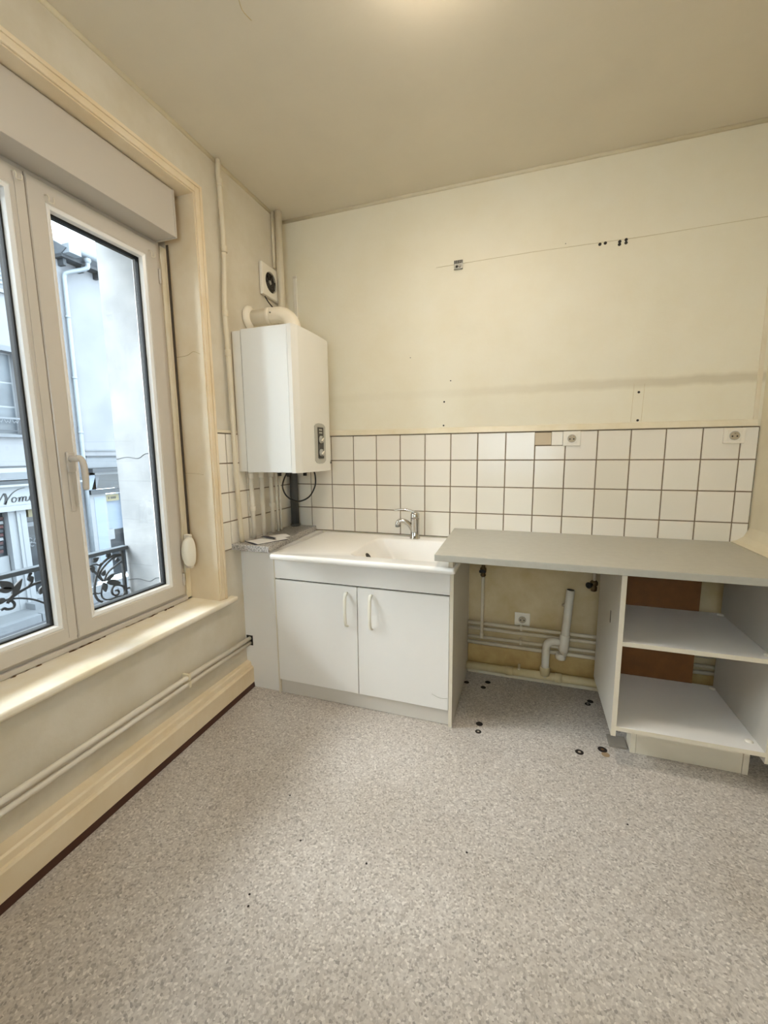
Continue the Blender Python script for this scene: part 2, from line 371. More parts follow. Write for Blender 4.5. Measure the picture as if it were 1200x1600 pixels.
# thin coves at the ceiling
def cove(name, pts, lab):
    bm = BM(); tube(bm, pts, .011, 8); struct(name, bm, M_wall, lab, 'trim')
cove('trim_2', [(.0, RF, RH-.004), (.0, -.004, RH-.004)], 'rounded cream bead where left wall meets ceiling')
cove('trim_3', [(.0, -.002, RH-.004), (RW, -.002, RH-.004)], 'rounded cream bead where back wall meets ceiling')
# crack in the ceiling
bm = BM(); tube(bm, smooth_path([(.583, -1.10, RH), (.575, -1.14, RH), (.59, -1.19, RH), (.58, -1.26, RH)], 4), .0014, 5); link('crack', bm, M_dirty, ce)
# boxed-in corner below the granite shelf
bx = struct('wall_boxing', box(BM(), .0, .222, -.572, -.002, 0, .832), M_cab, 'white boxed-in corner below the speckled shelf', 'wall')
link('pipe_opening', box(BM(), .006, .047, -.5735, -.57, .253, .312), M_black, bx)
# skirting
def skew(y): return .033 + (-y-.597)*.0248
bm = BM()
prof = [(-.03, .03), (.010, .03), (.010, .118), (.004, .126), (-.004, .128), (-.007, .15), (-.014, .156), (-.03, .158)]
rings = []
for y in (-.573, RF+.002):
    rings.append([bm.verts.new((skew(y)+u if u > -.03 else .001, y, z)) for u, z in prof])
n = len(prof)
for k in range(n): bm.faces.new((rings[0][k], rings[0][(k+1) % n], rings[1][(k+1) % n], rings[1][k]))
bm.faces.new(rings[0][::-1]); bm.faces.new(rings[1])
bl = struct('baseboard_left', bm, M_peach, 'tall peach painted skirting board below the window', 'baseboard')
a, b = -.574, RF+.002
link('shoe_strip', hexa(BM(), [(.001, b, .0005), (skew(b)+.014, b, .0005), (skew(a)+.014, a, .0005), (.001, a, .0005), (.001, b, .03), (skew(b)+.010, b, .03), (skew(a)+.010, a, .03), (.001, a, .03)]), M_brownstrip, bl)
bb = struct('baseboard_back', box(BM(), 1.202, RW-.002, -.022, -.001, .03, .185, .003), M_skirt, 'yellowed skirting board behind the drain pipe', 'baseboard')
link('shoe_strip', box(BM(), 1.202, RW-.002, -.024, -.001, .0005, .03, .002), M_trim, bb)
br = struct('baseboard_right', box(BM(), RW-.02, RW-.001, -3.5, -.66, .03, .12, .003), M_peach, 'peach skirting board on the right wall', 'baseboard')
link('shoe_strip', box(BM(), RW-.022, RW-.001, -3.5, -.66, .0005, .03, .002), M_brownstrip, br)

# ------------------------------------------------------------------ window
win = thing('window_1', (-.2, -1.38, .58), 'white two-sash window with roller shutter above', 'window', kind='structure')
FX = -.188
bm = BM(); rect_ring(bm, [(-.235, -1.963, -.797, .59, 2.50), (FX-.004, -1.963, -.797, .59, 2.50), (FX, -1.959, -.801, .594, 2.496), (FX, -1.915, -.845, .64, 2.30), (-.235, -1.915, -.845, .64, 2.30)])
link('frame', bm, M_pvc, win)
link('filler_strip', box(BM(), -.225, -.183, -.797, -.7632, .59, 2.33, .002), M_trim, win)
link('filler_strip', box(BM(), -.225, -.183, -1.9988, -1.963, .59, 2.33, .002), M_trim, win)
link('frame_cap', box(BM(), -.186, -.172, -1.96, -.8, .584, .606, .003), M_pvc, win)
def sash(y0, y1, z0, z1, iy0, iy1, iz0, iz1):
    XF = -.168; bm = BM(); c = .004
    rect_ring(bm, [(-.228, y0, y1, z0, z1), (XF-c, y0, y1, z0, z1), (XF, y0+c, y1-c, z0+c, z1-c), (XF, iy0-.022, iy1+.022, iz0-.022, iz1+.022),
                   (XF-.003, iy0-.018, iy1+.018, iz0-.018, iz1+.018), (-.228, iy0-.018, iy1+.018, iz0-.018, iz1+.018)])
    s = link('sash', bm, M_pvc, win)
    bm = BM(); rect_ring(bm, [(XF-.003, iy0-.018, iy1+.018, iz0-.018, iz1+.018), (XF-.001, iy0-.014, iy1+.014, iz0-.014, iz1+.014), (XF-.006, iy0-.003, iy1+.003, iz0-.003, iz1+.003), (-.193, iy0+.001, iy1-.001, iz0+.001, iz1-.001), (-.2, iy0-.018, iy1+.018, iz0-.018, iz1+.018)])
    link('glazing_bead', bm, M_bead, s)
    bm = BM(); rect_ring(bm, [(-.1935, iy0-.01, iy1+.01, iz0-.01, iz1+.01), (-.1925, iy0+.001, iy1-.001, iz0+.001, iz1-.001), (-.194, iy0+.006, iy1-.006, iz0+.006, iz1-.006), (-.221, iy0+.009, iy1-.009, iz0+.009, iz1-.009), (-.2225, iy0-.01, iy1+.01, iz0-.01, iz1+.01)])
    link('gasket', bm, M_gasket, s)
    bm = BM(); rect_ring(bm, [(-.2228, iy0-.012, iy1+.012, iz0-.012, iz1+.012), (-.2228, iy0+.004, iy1-.004, iz0+.004, iz1-.004), (-.2285, iy0+.004, iy1-.004, iz0+.004, iz1-.004), (-.2285, iy0-.012, iy1+.012, iz0-.012, iz1+.012)])
    link('outer_bead', bm, M_bead, s)
    link('glass_pane', box(BM(), -.2025, -.2005, iy0-.008, iy1+.008, iz0-.008, iz1+.008), M_glass, s)
    return s
sR = sash(-1.378, -.83, .622, 2.318, -1.298, -.914, .702, 2.232)
sL = sash(-1.93, -1.382, .622, 2.318, -1.846, -1.447, .702, 2.232)
bm = BM(); box(bm, -.168, -.1655, -1.415, -1.3835, .64, 2.3, .001); link('cover_strip', bm, M_pvc, sL)
# espagnolette handle on the right sash
hb = link('handle', box(BM(), -.168, -.158, -1.352, -1.320, 1.285, 1.362, .004), M_pvc, sR)
bm = BM(); lathe(bm, (-.158, -1.336, 1.335), (1, 0, 0), [(.013, 0), (.013, .012), (.011, .03), (.011, .04)], 14)
tube(bm, smooth_path([(-.122, -1.342, 1.338), (-.117, -1.33, 1.336), (-.113, -1.323, 1.31), (-.112, -1.322, 1.26), (-.115, -1.322, 1.215)], 5), [.011]*6+[.0115]*10+[.011]*4+[.008], 10)
hl = link('lever', bm, M_pvc, sR, True)
bm = BM(); box(bm, -.168, -.1645, -1.351, -1.334, 1.13, 1.285, .002); link('handle_plate', bm, M_box, sR)
# curtain hooks
for s, y, z in ((sL, -1.418, 2.285), (sR, -1.318, 2.262), (sR, -.882, 2.258)):
    bm = BM(); tube(bm, smooth_path([(-.168, y, z+.012), (-.155, y, z+.010), (-.15, y+.002, z), (-.154, y+.004, z-.012), (-.148, y+.016, z-.012), (-.148, y+.017, z+.006)], 4), .0022, 6); link('curtain_hook', bm, M_edge, s)
for z in (2.18, .70):
    bm = BM(); lathe(bm, (-.172, -.822, z-.03), (0, 0, 1), [(.006, 0), (.007, .005), (.007, .06), (.006, .065)], 10); link('hinge', bm, M_pvc, sR)
# sill board with rounded nosing and dirt along its back edge
bm = BM(); box(bm, -.19, .042, -2.09, -.668, .558, .582, .008, 3); sill = link('window_sill', bm, M_sill, win)
bm = BM(); box(bm, .0, .018, -2.07, -.684, .545, .558, .003); link('sill_moulding', bm, M_sill, sill)
for ya, yb in ((-1.62, -1.52), (-1.42, -1.27), (-1.17, -1.0), (-.96, -.9)):
    pts = [(-.171+random.uniform(-.004, .004), ya+(yb-ya)*k/9, .5822) for k in range(10)]
    bm = BM(); tube(bm, pts, [random.choice((.0006, .001, .002, .0035, .0045)) for _ in pts], 5); link('peeling_paint', bm, mat('flaked_paint', '5d4428', .8), sill)
# casing round the niche
bm = BM(); box(bm, 0, .010, OY1-.001, OY1+.038, .583, OZ1+.037, .003); box(bm, .01, .016, OY1+.024, OY1+.038, .583, OZ1+.037, .002); link('casing', bm, M_peach, win)
bm = BM(); box(bm, 0, .010, OY0-.037, OY1-.0015, OZ1-.001, OZ1+.037, .003); box(bm, .01, .016, OY0-.037, OY1+.023, OZ1+.023, OZ1+.037, .002); link('casing', bm, M_peach, win)
bm = BM(); box(bm, 0, .010, OY0-.038, OY0+.001, .583, OZ1-.002, .003); link('casing', bm, M_peach, win)

# unseen window added behind the camera to let in fill light
w2 = thing('fill_window', (1.25, RF-.06, FW[2]), 'unseen white window added behind the camera for fill light', 'window', kind='structure')
xm = (FW[0]+FW[1])/2; bm = BM()
box(bm, FW[0], FW[0]+.06, RF-.09, RF-.03, FW[2], FW[3]); box(bm, FW[1]-.06, FW[1], RF-.09, RF-.03, FW[2], FW[3]); box(bm, xm-.05, xm+.05, RF-.09, RF-.03, FW[2], FW[3])
for a, b in ((FW[0]+.06, xm-.05), (xm+.05, FW[1]-.06)):
    box(bm, a, b, RF-.09, RF-.03, FW[2], FW[2]+.06); box(bm, a, b, RF-.09, RF-.03, FW[3]-.06, FW[3])
link('frame', bm, M_pvc, w2)
for a, b in ((FW[0]+.06, xm-.05), (xm+.05, FW[1]-.06)): link('glass_pane', box(BM(), a, b, RF-.062, RF-.058, FW[2]+.06, FW[3]-.06), M_glass, w2)

# roller shutter box
rb = thing('roller_shutter_box', (-.11, -1.39, 2.335), 'long white roller shutter box above the window', 'shutter box')
link('cover', box(BM(), -.184, -.062, -1.978, -.822, 2.336, 2.536, .002), M_box, rb)
link('end_cap', box(BM(), -.184, -.06, -.822, -.812, 2.334, 2.538, .002), M_box, rb)
link('end_cap', box(BM(), -.184, -.06, -1.988, -1.978, 2.334, 2.538, .002), M_box, rb)
# strap and winder
st = thing('shutter_strap', (-.155, -.778, .85), 'dark shutter strap with oval cream winder beside the window', 'shutter winder')
link('strap', box(BM(), -.164, -.150, -.7805, -.7785, .86, 2.335), mat('brown_strap', '4e4234', .8), st)
bm = BM(); box(bm, -.178, -.14, -.797, -.775, .755, .935, .004); link('winder_plate', bm, M_socket, st)
bm = BM()
rings = []
for k in range(13):
    a = math.pi*k/12; zc = .848 - .078*math.cos(a); rr = math.sin(a)**.7
    rings.append([bm.verts.new((-.150 + .036*rr*math.cos(t)+.012, -.797 - max(0, .050*rr*math.sin(t)), zc)) for t in [math.pi*j/10 for j in range(11)]])
for p, q in zip(rings, rings[1:]):
    for j in range(10):
        bm.faces.new((p[j], p[j+1], q[j+1], q[j])).smooth = True
bmesh.ops.remove_doubles(bm, verts=bm.verts, dist=1e-5)
link('winder_case', bm, M_handle, st)

# ------------------------------------------------------------------ pipes on the left wall
def pipe(name, pts, r, m, label, cat='pipe', group=None, n=12, base=None):
    t = thing(name, pts[0] if base is None else base, label, cat, group)
    bm = BM(); tube(bm, pts, r, n); link('tube', bm, m, t); return t
def collar(t, c, axis, r, h, m):
    bm = BM(); lathe(bm, c, axis, [(r*.92, -h/2), (r, -h/2+.002), (r, h/2-.002), (r*.92, h/2)], 12); link('collar', bm, m, t)
p = pipe('heating_pipe', [(.03, RF+.01, .305), (.031, -1.05, .31), (.028, -.5735, .294)], .0115, M_pipe2, 'upper of two white heating pipes under the window')
p2 = pipe('heating_pipe', [(.03, RF+.01, .268), (.031, -1.05, .276), (.028, -.5735, .267)], .0105, M_pipe2, 'lower of two white heating pipes under the window')
for q, z in ((p, .31), (p2, .276)):
    bm = BM(); box(bm, .002, .045, -1.052, -1.038, z-.016, z+.016, .003); link('clip', bm, M_trim, q)
gp = pipe('gas_pipe', smooth_path([(.035, -.60, .868), (.035, -.617, 1.2), (.036, -.622, 1.5), (.034, -.622, 1.8), (.030, -.625, 2.05), (.03, -.605, 2.35), (.03, -.608, 2.6), (.028, -.612, 2.7), (.022, -.6, 2.768)], 5), .0125, M_pipe, 'tall cream gas pipe running up the wall beside the boiler')
for z, y in ((1.86, -.623), (2.05, -.625), (2.36, -.605), (2.66, -.61)): collar(gp, (.032, y, z), (0, 0, 1), .0155, .03, M_pipe)

# ------------------------------------------------------------------ granite shelf, papers
bm = BM(); hexa(bm, [(.0055, -.655, .833), (.245, -.662, .833), (.178, -.009, .833), (.0055, -.009, .833), (.0055, -.655, .866), (.245, -.662, .866), (.178, -.009, .866), (.0055, -.009, .866)], .003)
shelf = tag(link('granite_shelf', bm, M_granite), 'grey speckled stone-look shelf under the boiler', 'shelf'); recenter(shelf, (.1, -.33, .833))
br_ = thing('brochure', (.13, -.56, .8665), 'white leaflet with dark print lying on the speckled shelf', 'leaflet')
def paper(z, cx, cy, w, h, a, m, nm, cur=.004):
    bm = BM(); n = 8; ca, sa = math.cos(a), math.sin(a); g = []
    for i in range(n+1):
        r = []
        for j in (0, 1):
            u = (i/n-.5)*w; v = (j-.5)*h
            r.append((cx+u*ca-v*sa, cy+u*sa+v*ca, z+cur*math.sin(math.pi*i/n)*(1 if j else .3)))
        g.append(r)
    top = [[bm.verts.new((x, y, zz+.0006)) for x, y, zz in r] for r in g]; bot = [[bm.verts.new(q) for q in r] for r in g]
    for i in range(n):
        bm.faces.new((top[i][0], top[i+1][0], top[i+1][1], top[i][1])); bm.faces.new((bot[i][0], bot[i][1], bot[i+1][1], bot[i+1][0]))
        bm.faces.new((bot[i][0], bot[i+1][0], top[i+1][0], top[i][0])); bm.faces.new((bot[i][1], top[i][1], top[i+1][1], bot[i+1][1]))
    bm.faces.new((bot[0][0], top[0][0], top[0][1], bot[0][1])); bm.faces.new((bot[n][0], bot[n][1], top[n][1], top[n][0]))
    return link(nm, bm, m, br_)
paper(.8665, .135, -.525, .14, .20, -.5, M_ink, 'cover', .003)
paper(.8685, .14, -.52, .125, .19, -.42, M_paper, 'sheet', .006)
paper(.8715, .15, -.44, .10, .12, -.35, M_paper, 'sheet', .008)
paper(.8785, .135, -.50, .11, .022, -.25, M_ink, 'print_band', .004)

# ------------------------------------------------------------------ boiler
bo = thing('gas_boiler', (.19, -.35, 1.247), 'white wall-hung gas boiler in the corner', 'boiler')
Y0, Y1, Z0, Z1 = -.557, -.143, 1.247, 1.991
link('back_frame', box(BM(), .006, .060, Y0+.003, Y1-.003, Z0+.004, Z1-.004, .004), M_boiler, bo)
link('side_casing', box(BM(), .0635, .3375, Y0, Y1, Z0, Z1, .003), M_boilerside, bo)
bm = BM(); n = 10; pf = [(.340, Y0)]
for k in range(n+1):
    t = k/n; y = Y0 + (Y1-Y0)*t; pf.append((.372 + .012*math.sin(math.pi*t)**.6 if 0 < k < n else .362, y))
pf.append((.340, Y1))
prism(bm, pf, Z0-.002, Z1, lambda u, v, d: (u, v, d)); link('front_cover', bm, M_boiler, bo)
link('gap_shade_box', box(BM(), .055, .345, Y0+.006, Y1-.006, Z0+.006, Z1-.006), M_dkgrey, bo)  # dark box added inside so the casing gaps look shaded
# control panel on the front cover
pan = [(-.063, .095), (-.045, .107), (-.02, .112), (.02, .112), (.045, .107), (.063, .095), (.063, -.095), (.045, -.108), (.02, -.114), (-.02, -.114), (-.045, -.108), (-.063, -.095)]
cpn = link('control_panel', prism(BM(), pan, .374, .388, lambda u, v, d: (d, -.318+u, 1.402+v)), M_grey, bo)
link('display', box(BM(), .388, .390, -.350, -.285, 1.318, 1.492, .003), M_dkgrey, cpn)
for z in (1.424, 1.350):
    bm = BM(); lathe(bm, (.390, -.318, z), (1, 0, 0), [(.021, 0), (.021, .002), (.019, .010), (.017, .011)], 18); k = link('knob', bm, M_grey, cpn)
    bm = BM(); box(bm, .4005, .405, -.333, -.303, z-.004, z+.004, .001); bmesh.ops.rotate(bm, verts=bm.verts, cent=(.402, -.318, z), matrix=Matrix.Rotation(.6, 3, 'X')); link('pointer', bm, M_socket, cpn)
    for s in (-1, 1):
        bm = BM(); lathe(bm, (.4005, -.318+s*.006, z+s*.010), (1, 0, 0), [(.006, 0), (.006, .0012)], 10); link('knob_mark', bm, M_dkgrey, cpn)
for z in (1.478, 1.462):
    link('display_mark', box(BM(), .390, .3908, -.336, -.300, z-.004, z+.004), M_grey, cpn)
link('badge', box(BM(), .370, .3735, -.192, -.150, 1.284, 1.296), M_dkgrey, bo)
for y, w in ((-.478, .032), (-.43, .022)):
    link('badge', box(BM(), .374, .3775, y-w/2, y+w/2, 1.276, 1.290), M_grey, bo)
link('badge', box(BM(), .374, .3775, -.44, -.42, 1.262, 1.269), M_grey, bo)
for x, y in ((.13, -.35), (.22, -.4), (.27, -.3)):
    bm = BM(); lathe(bm, (x, y, Z0), (0, 0, -1), [(.016, 0), (.016, .012), (.011, .014), (.011, .03)], 10); link('valve', bm, M_black, bo)
# flue
fu = thing('flue_pipe', (.0, -.385, 2.096), 'cream elbowed flue pipe above the boiler', 'flue')
pts = [(.006, -.385, 2.096), (.19, -.385, 2.096)] + [(.19+.09*math.sin(a), -.385, 2.096-.09*(1-math.cos(a))) for a in [math.pi/2*k/8 for k in range(1, 9)]] + [(.28, -.385, 1.992)]
bm = BM(); tube(bm, pts, .042, 20); link('elbow', bm, M_flue, fu)
bm = BM(); lathe(bm, (.0045, -.385, 2.096), (1, 0, 0), [(.066, 0), (.068, .004), (.064, .016), (.050, .026), (.043, .03)], 24); link('wall_collar', bm, M_flue, fu)
bm = BM(); lathe(bm, (.135, -.385, 2.096), (1, 0, 0), [(.042, -.012), (.0445, -.01), (.0445, .01), (.042, .012)], 20); link('joint_ring', bm, M_flue, fu)
bm = BM(); lathe(bm, (.165, -.430, 2.100), (0, -1, 0), [(.004, -.01), (.004, .001), (.002, .002)], 8); link('screw', bm, M_steel, fu)
# extractor fan
fa = thing('extractor_fan', (.0, -.18, 2.355), 'square white extractor fan with dark round grille on the left wall', 'fan')
def fbox(bm, u0, u1, v0, v1, x0, x1, bev=0):
    box(bm, x0, x1, u0, u1, v0, v1, bev)
bm = BM(); ring = []
hw = .088; cyf, czf = -.182, 2.355; n = 32; R = .058
# plate with a round hole
outer = []
for k in range(n):
    a = 2*math.pi*k/n + math.pi/4; c, s = math.cos(a), math.sin(a); m_ = max(abs(c), abs(s)); outer.append((hw*c/m_, hw*s/m_))
lay = []
for rad, x in ((None, .004), (None, .020), ('o', .023), ('i', .023), ('j', .008)):
    row = []
    for k in range(n):
        a = 2*math.pi*k/n + math.pi/4
        if rad is None: u, v = outer[k]
        elif rad == 'o': u, v = outer[k][0]*.96, outer[k][1]*.96
        else: u, v = R*math.cos(a), R*math.sin(a)
        row.append(bm.verts.new((x, cyf+u, czf+v)))
    lay.append(row)
for p_, q in zip(lay, lay[1:]):
    for k in range(n): bm.faces.new((p_[k], p_[(k+1) % n], q[(k+1) % n], q[k]))
bm.faces.new(lay[0][::-1])
link('plate', bm, M_socket, fa)
bm = BM(); lathe(bm, (.0085, cyf, czf), (1, 0, 0), [(R-.001, 0), (R-.001, .001)], 24); link('recess', bm, M_black, fa)
for k in range(7):
    a = 2*math.pi*k/7; bm = BM(); ca, sa = math.cos(a), math.sin(a)
    q = []
    for (r_, w_, x_) in ((.012, -.006, .011), (.012, .006, .015), (.052, .018, .017), (.052, -.014, .011)):
        q.append((x_, cyf+r_*ca-w_*sa, czf+r_*sa+w_*ca))
    lo = [bm.verts.new(v) for v in q]; hi = [bm.verts.new((v[0]+.0015, v[1], v[2])) for v in q]
    bm.faces.new(lo); bm.faces.new(hi)
    for j in range(4): bm.faces.new((lo[j], lo[(j+1) % 4], hi[(j+1) % 4], hi[j]))
    link('blade', bm, M_dkgrey, fa)
bm = BM(); lathe(bm, (.009, cyf, czf), (1, 0, 0), [(.012, 0), (.012, .008), (.004, .011)], 14); link('hub', bm, M_grey, fa)
for k in range(3):
    rr = .02 + .014*k; bm = BM(); tube(bm, [(.0215, cyf+rr*math.cos(2*math.pi*j/24), czf+rr*math.sin(2*math.pi*j/24)) for j in range(25)], .0012, 5, False); link('grille_ring', bm, M_dkgrey, fa)
bm = BM(); tube(bm, smooth_path([(.012, -.24, 2.262), (.022, -.22, 2.235), (.02, -.16, 2.215), (.015, -.10, 2.205), (.012, -.085, 2.17)], 5), .0035, 6); tag(link('fan_cable', bm, M_black), 'thin dark cable sagging below the extractor fan', 'cable')
# vertical pipes in the upper corner
cpp = pipe('corner_pipe', [(.046, -.112, 2.02), (.046, -.112, 2.772)], .021, M_pipe, 'thick cream pipe standing in the upper corner above the flue')
for z in (2.30, 2.20): 
    bm = BM(); box(bm, .001, .045, -.0915, -.083, z-.008, z+.008, .002); link('clip', bm, M_dkgrey, cpp)
cp2 = pipe('slim_pipe', [(.0125, -.125, 2.46), (.0125, -.123, 2.772)], .009, M_pipe, 'slim cream pipe left of the thick corner pipe')
tk = thing('cable_duct', (.082, 0, 2.15), 'short white cable duct on the back wall beside the corner pipe', 'cable duct')
link('channel', box(BM(), .072, .094, -.012, -.0005, 2.13, 2.44, .002), M_socket, tk)
link('cap', box(BM(), .071, .095, -.014, -.0005, 2.432, 2.446, .002), M_pipe2, tk)
# pipes between shelf and boiler
for i, (x, ya, yb, r, lab) in enumerate((
        (.045, -.505, -.505, .0125, 'first cream pipe from the window dropping from the boiler to the shelf'),
        (.045, -.405, -.41, .0125, 'second cream pipe from the window under the boiler'),
        (.045, -.312, -.315, .0125, 'third cream pipe from the window under the boiler'),
        (.045, -.258, -.262, .0075, 'fourth, thinner cream pipe under the boiler'),
        (.045, -.222, -.226, .0075, 'thin cream pipe under the boiler nearest the dark corner pipe'))):
    t = pipe('boiler_pipe', [(x, ya, .8665), (x, (ya+yb)/2, 1.05), (x, yb, 1.245)], r, M_pipe2, lab, group='pipes under the boiler')
    if i != 1: collar(t, (x, (ya+yb)/2, 1.04 if i < 3 else 1.07), (0, 0, 1), r*1.35, .025, M_pipe2)
    collar(t, (x, yb, 1.225), (0, 0, 1), r*1.3, .03, M_pipe2)
dp = pipe('drain_stack', [(.05, -.062, .8665), (.05, -.062, 1.55)], .026, M_darkpipe, 'dark grey pipe standing in the tiled corner behind the boiler')
collar(dp, (.05, -.062, .875), (0, 0, 1), .031, .016, M_darkpipe)
bm = BM(); tube(bm, smooth_path([(.16, -.30, 1.246), (.13, -.30, 1.20), (.115, -.30, 1.15), (.135, -.30, 1.10), (.18, -.30, 1.07), (.235, -.30, 1.066), (.295, -.30, 1.095), (.333, -.30, 1.155), (.338, -.30, 1.21), (.33, -.30, 1.246)], 6), .0045, 8)
tag(link('power_cable', bm, M_black), 'black cable hanging in a loop under the boiler', 'cable')

# ------------------------------------------------------------------ sink unit
sc = thing('sink_cabinet', (.7, -.3, 0), 'white two-door cabinet under the sink', 'cabinet')
YF = -.592
link('side_panel', box(BM(), .2235, .239, YF+.018, -.01, .001, .797, .001), M_cab, sc)
link('side_panel', box(BM(), 1.184, 1.2, YF+.001, -.01, .001, .826, .001), M_cabside, sc)  # shade on this side comes from the greyer melamine
link('edge_strip', box(BM(), 1.1835, 1.2005, YF-.0015, YF+.001, .002, .797), M_edge, sc)
link('edge_strip', box(BM(), .2225, .2295, YF-.0015, YF+.018, .002, .797), M_edge, sc)
link('gap_shade_rail', box(BM(), .239, 1.184, YF+.03, YF+.05, .64, .70), M_dkgrey, sc)  # dark rail behind the fascia gap, its colour standing in for shade
link('bottom_panel', box(BM(), .239, 1.184, YF+.02, -.01, .075, .091), M_cab, sc)
link('back_rail', box(BM(), .239, 1.184, -.026, -.01, .70, .797), M_cab, sc)
link('fascia', box(BM(), .230, 1.183, YF-.001, YF+.016, .678, .798, .0012), M_cab, sc)
link('plinth', box(BM(), .2305, 1.183, YF+.016, YF+.030, .002, .088, .001), M_plinth, sc)
for x0, x1, hx, s in ((.2305, .7085, .652, 1), (.7125, 1.182, .787, -1)):
    d = link('door', box(BM(), x0, x1, YF-.002, YF+.015, .090, .670, .0015), M_cab, sc)
    pts = [(hx, YF-.002, .640), (hx, YF-.014, .638), (hx, YF-.026, .618), (hx, YF-.031, .58), (hx, YF-.032, .55), (hx, YF-.031, .52), (hx, YF-.026, .482), (hx, YF-.014, .462), (hx, YF-.002, .460)]
    bm = BM()
    for a_, b_ in zip(pts, pts[1:]): pass
    pp = smooth_path(pts, 4); w = .0075; rows = []
    for i, q in enumerate(pp):
        T = (pp[min(i+1, len(pp)-1)] - pp[max(i-1, 0)]).normalized(); N_ = Vector((0, T.z, -T.y)); 
        ww = w*(1 if 6 < i < len(pp)-7 else 1.15); h = .0035
        rows.append([bm.verts.new(q + Vector((dx*ww, 0, 0)) + N_*dn*h) for dx, dn in ((-1, -1), (1, -1), (1.0, .3), (.55, 1), (-.55, 1), (-1, .3))])
    for a_, b_ in zip(rows, rows[1:]):
        for k in range(6): bm.faces.new((a_[k], a_[(k+1) % 6], b_[(k+1) % 6], b_[k])).smooth = True
    bm.faces.new(rows[0]); bm.faces.new(rows[-1])
    link('handle', bm, M_handle, d)
bm = BM(); tube(bm, smooth_path([(1.10, YF-.0022, .165), (1.14, YF-.0022, .15), (1.178, YF-.0022, .155)], 4), .0012, 5); link('scuff', bm, M_grey, sc)
# the sink slab
sk = thing('sink', (.73, -.33, .8), 'white resin sink with drainer and one bowl', 'sink')
X0s, X1s, Ya, Yb, ZT = .247, 1.217, -.668, -.010, .831
bx0, bx1, by0, by1 = .655, 1.135, -.565, -.115
def rr(x0, x1, y0, y1, r, n=6):
    o = []
    for cx, cyy, a0 in ((x1-r, y1-r, 0), (x0+r, y1-r, 90), (x0+r, y0+r, 180), (x1-r, y0+r, 270)):
        for k in range(n+1):
            a = math.radians(a0 + 90*k/n); o.append((cx+r*math.cos(a), cyy+r*math.sin(a)))
    return o
bm = BM()
def loop(x0, x1, y0, y1, r, z): return [bm.verts.new((x, y, z)) for x, y in rr(x0, x1, y0, y1, r)]
LO = [loop(X0s+.01, X1s-.01, Ya+.012, Yb, .012, ZT-.032), loop(X0s, X1s, Ya, Yb, .012, ZT-.026), loop(X0s, X1s, Ya, Yb, .012, ZT-.010), loop(X0s+.003, X1s-.003, Ya+.003, Yb, .012, ZT-.003), loop(X0s+.009, X1s-.009, Ya+.009, Yb-.002, .012, ZT),
      loop(X0s+.014, X1s-.014, Ya+.014, Yb-.004, .012, ZT-.001),
      loop(bx0-.012, bx1+.012, by0-.012, by1+.012, .07, ZT-.001), loop(bx0-.004, bx1+.004, by0-.004, by1+.004, .066, ZT-.004), loop(bx0+.004, bx1-.002, by0+.002, by1-.002, .062, ZT-.014),
      loop(bx0+.10, bx1-.025, by0+.025, by1-.025, .05, ZT-.15), loop(bx0+.125, bx1-.05, by0+.05, by1-.05, .04, ZT-.168)]
for a_, b_ in zip(LO, LO[1:]):
    for k in range(len(a_)): bm.faces.new((a_[k], a_[(k+1) % len(a_)], b_[(k+1) % len(a_)], b_[k])).smooth = True
bm.faces.new(LO[-1])
link('slab_and_bowl', bm, M_sink, sk)
bm = BM(); lathe(bm, (.688, -.37, ZT-.055), (.82, 0, .57), [(.022, -.004), (.022, .003), (.018, .005)], 16); link('overflow', bm, M_dkgrey, sk)
bm = BM(); lathe(bm, (.92, -.34, ZT-.168), (0, 0, 1), [(.045, 0), (.045, .002), (.036, .003), (.03, .001)], 20); link('drain', bm, M_steel, sk)
# faucet
ft = thing('faucet', (.877, -.068, ZT), 'chrome mixer tap at the back of the sink', 'faucet')
fx, fy = .877, -.068
bm = BM(); lathe(bm, (fx, fy, ZT-.001), (0, 0, 1), [(.031, 0), (.031, .004), (.0275, .008), (.0262, .05), (.0262, .112), (.027, .118), (.027, .122)], 20); link('body', bm, M_chrome, ft)
bm = BM(); lathe(bm, (fx, fy, ZT+.123), (0, 0, 1), [(.0262, 0), (.027, .006), (.026, .026), (.020, .036), (.008, .041)], 20); link('cap', bm, M_chrome, ft)
dv = Vector((-.97, -.24, 0)).normalized()
b0 = Vector((fx, fy, ZT))
bm = BM(); tube(bm, smooth_path([b0+Vector((0, 0, .045))+dv*.012, b0+dv*.034+Vector((0, 0, .085)), b0+dv*.062+Vector((0, 0, .105)), b0+dv*.092+Vector((0, 0, .106)), b0+dv*.104+Vector((0, 0, .092)), b0+dv*.105+Vector((0, 0, .080))], 5), .0135, 12); link('spout', bm, M_chrome, ft)
bm = BM(); lathe(bm, b0+dv*.105+Vector((0, 0, .083)), (0, 0, -1), [(.0145, 0), (.0145, .012), (.011, .014)], 14); link('aerator', bm, M_steel, ft)
bm = BM(); pp = smooth_path([b0+Vector((0, 0, .160)), b0+dv*.035+Vector((0, 0, .172)), b0+dv*.075+Vector((0, 0, .178)), b0+dv*.125+Vector((0, 0, .172))], 5)
sd = Vector((-dv.y, dv.x, 0)); rows = []
for i, q in enumerate(pp):
    t = i/(len(pp)-1); w = .015-.004*t; h = .0055-.002*t
    rows.append([bm.verts.new(q + sd*a_*w + Vector((0, 0, b_*h))) for a_, b_ in ((-1, -1), (1, -1), (1, .4), (.5, 1), (-.5, 1), (-1, .4))])
for a_, b_ in zip(rows, rows[1:]):
    for k in range(6): bm.faces.new((a_[k], a_[(k+1) % 6], b_[(k+1) % 6], b_[k])).smooth = True
bm.faces.new(rows[0]); bm.faces.new(rows[-1]); link('lever', bm, M_chrome, ft)

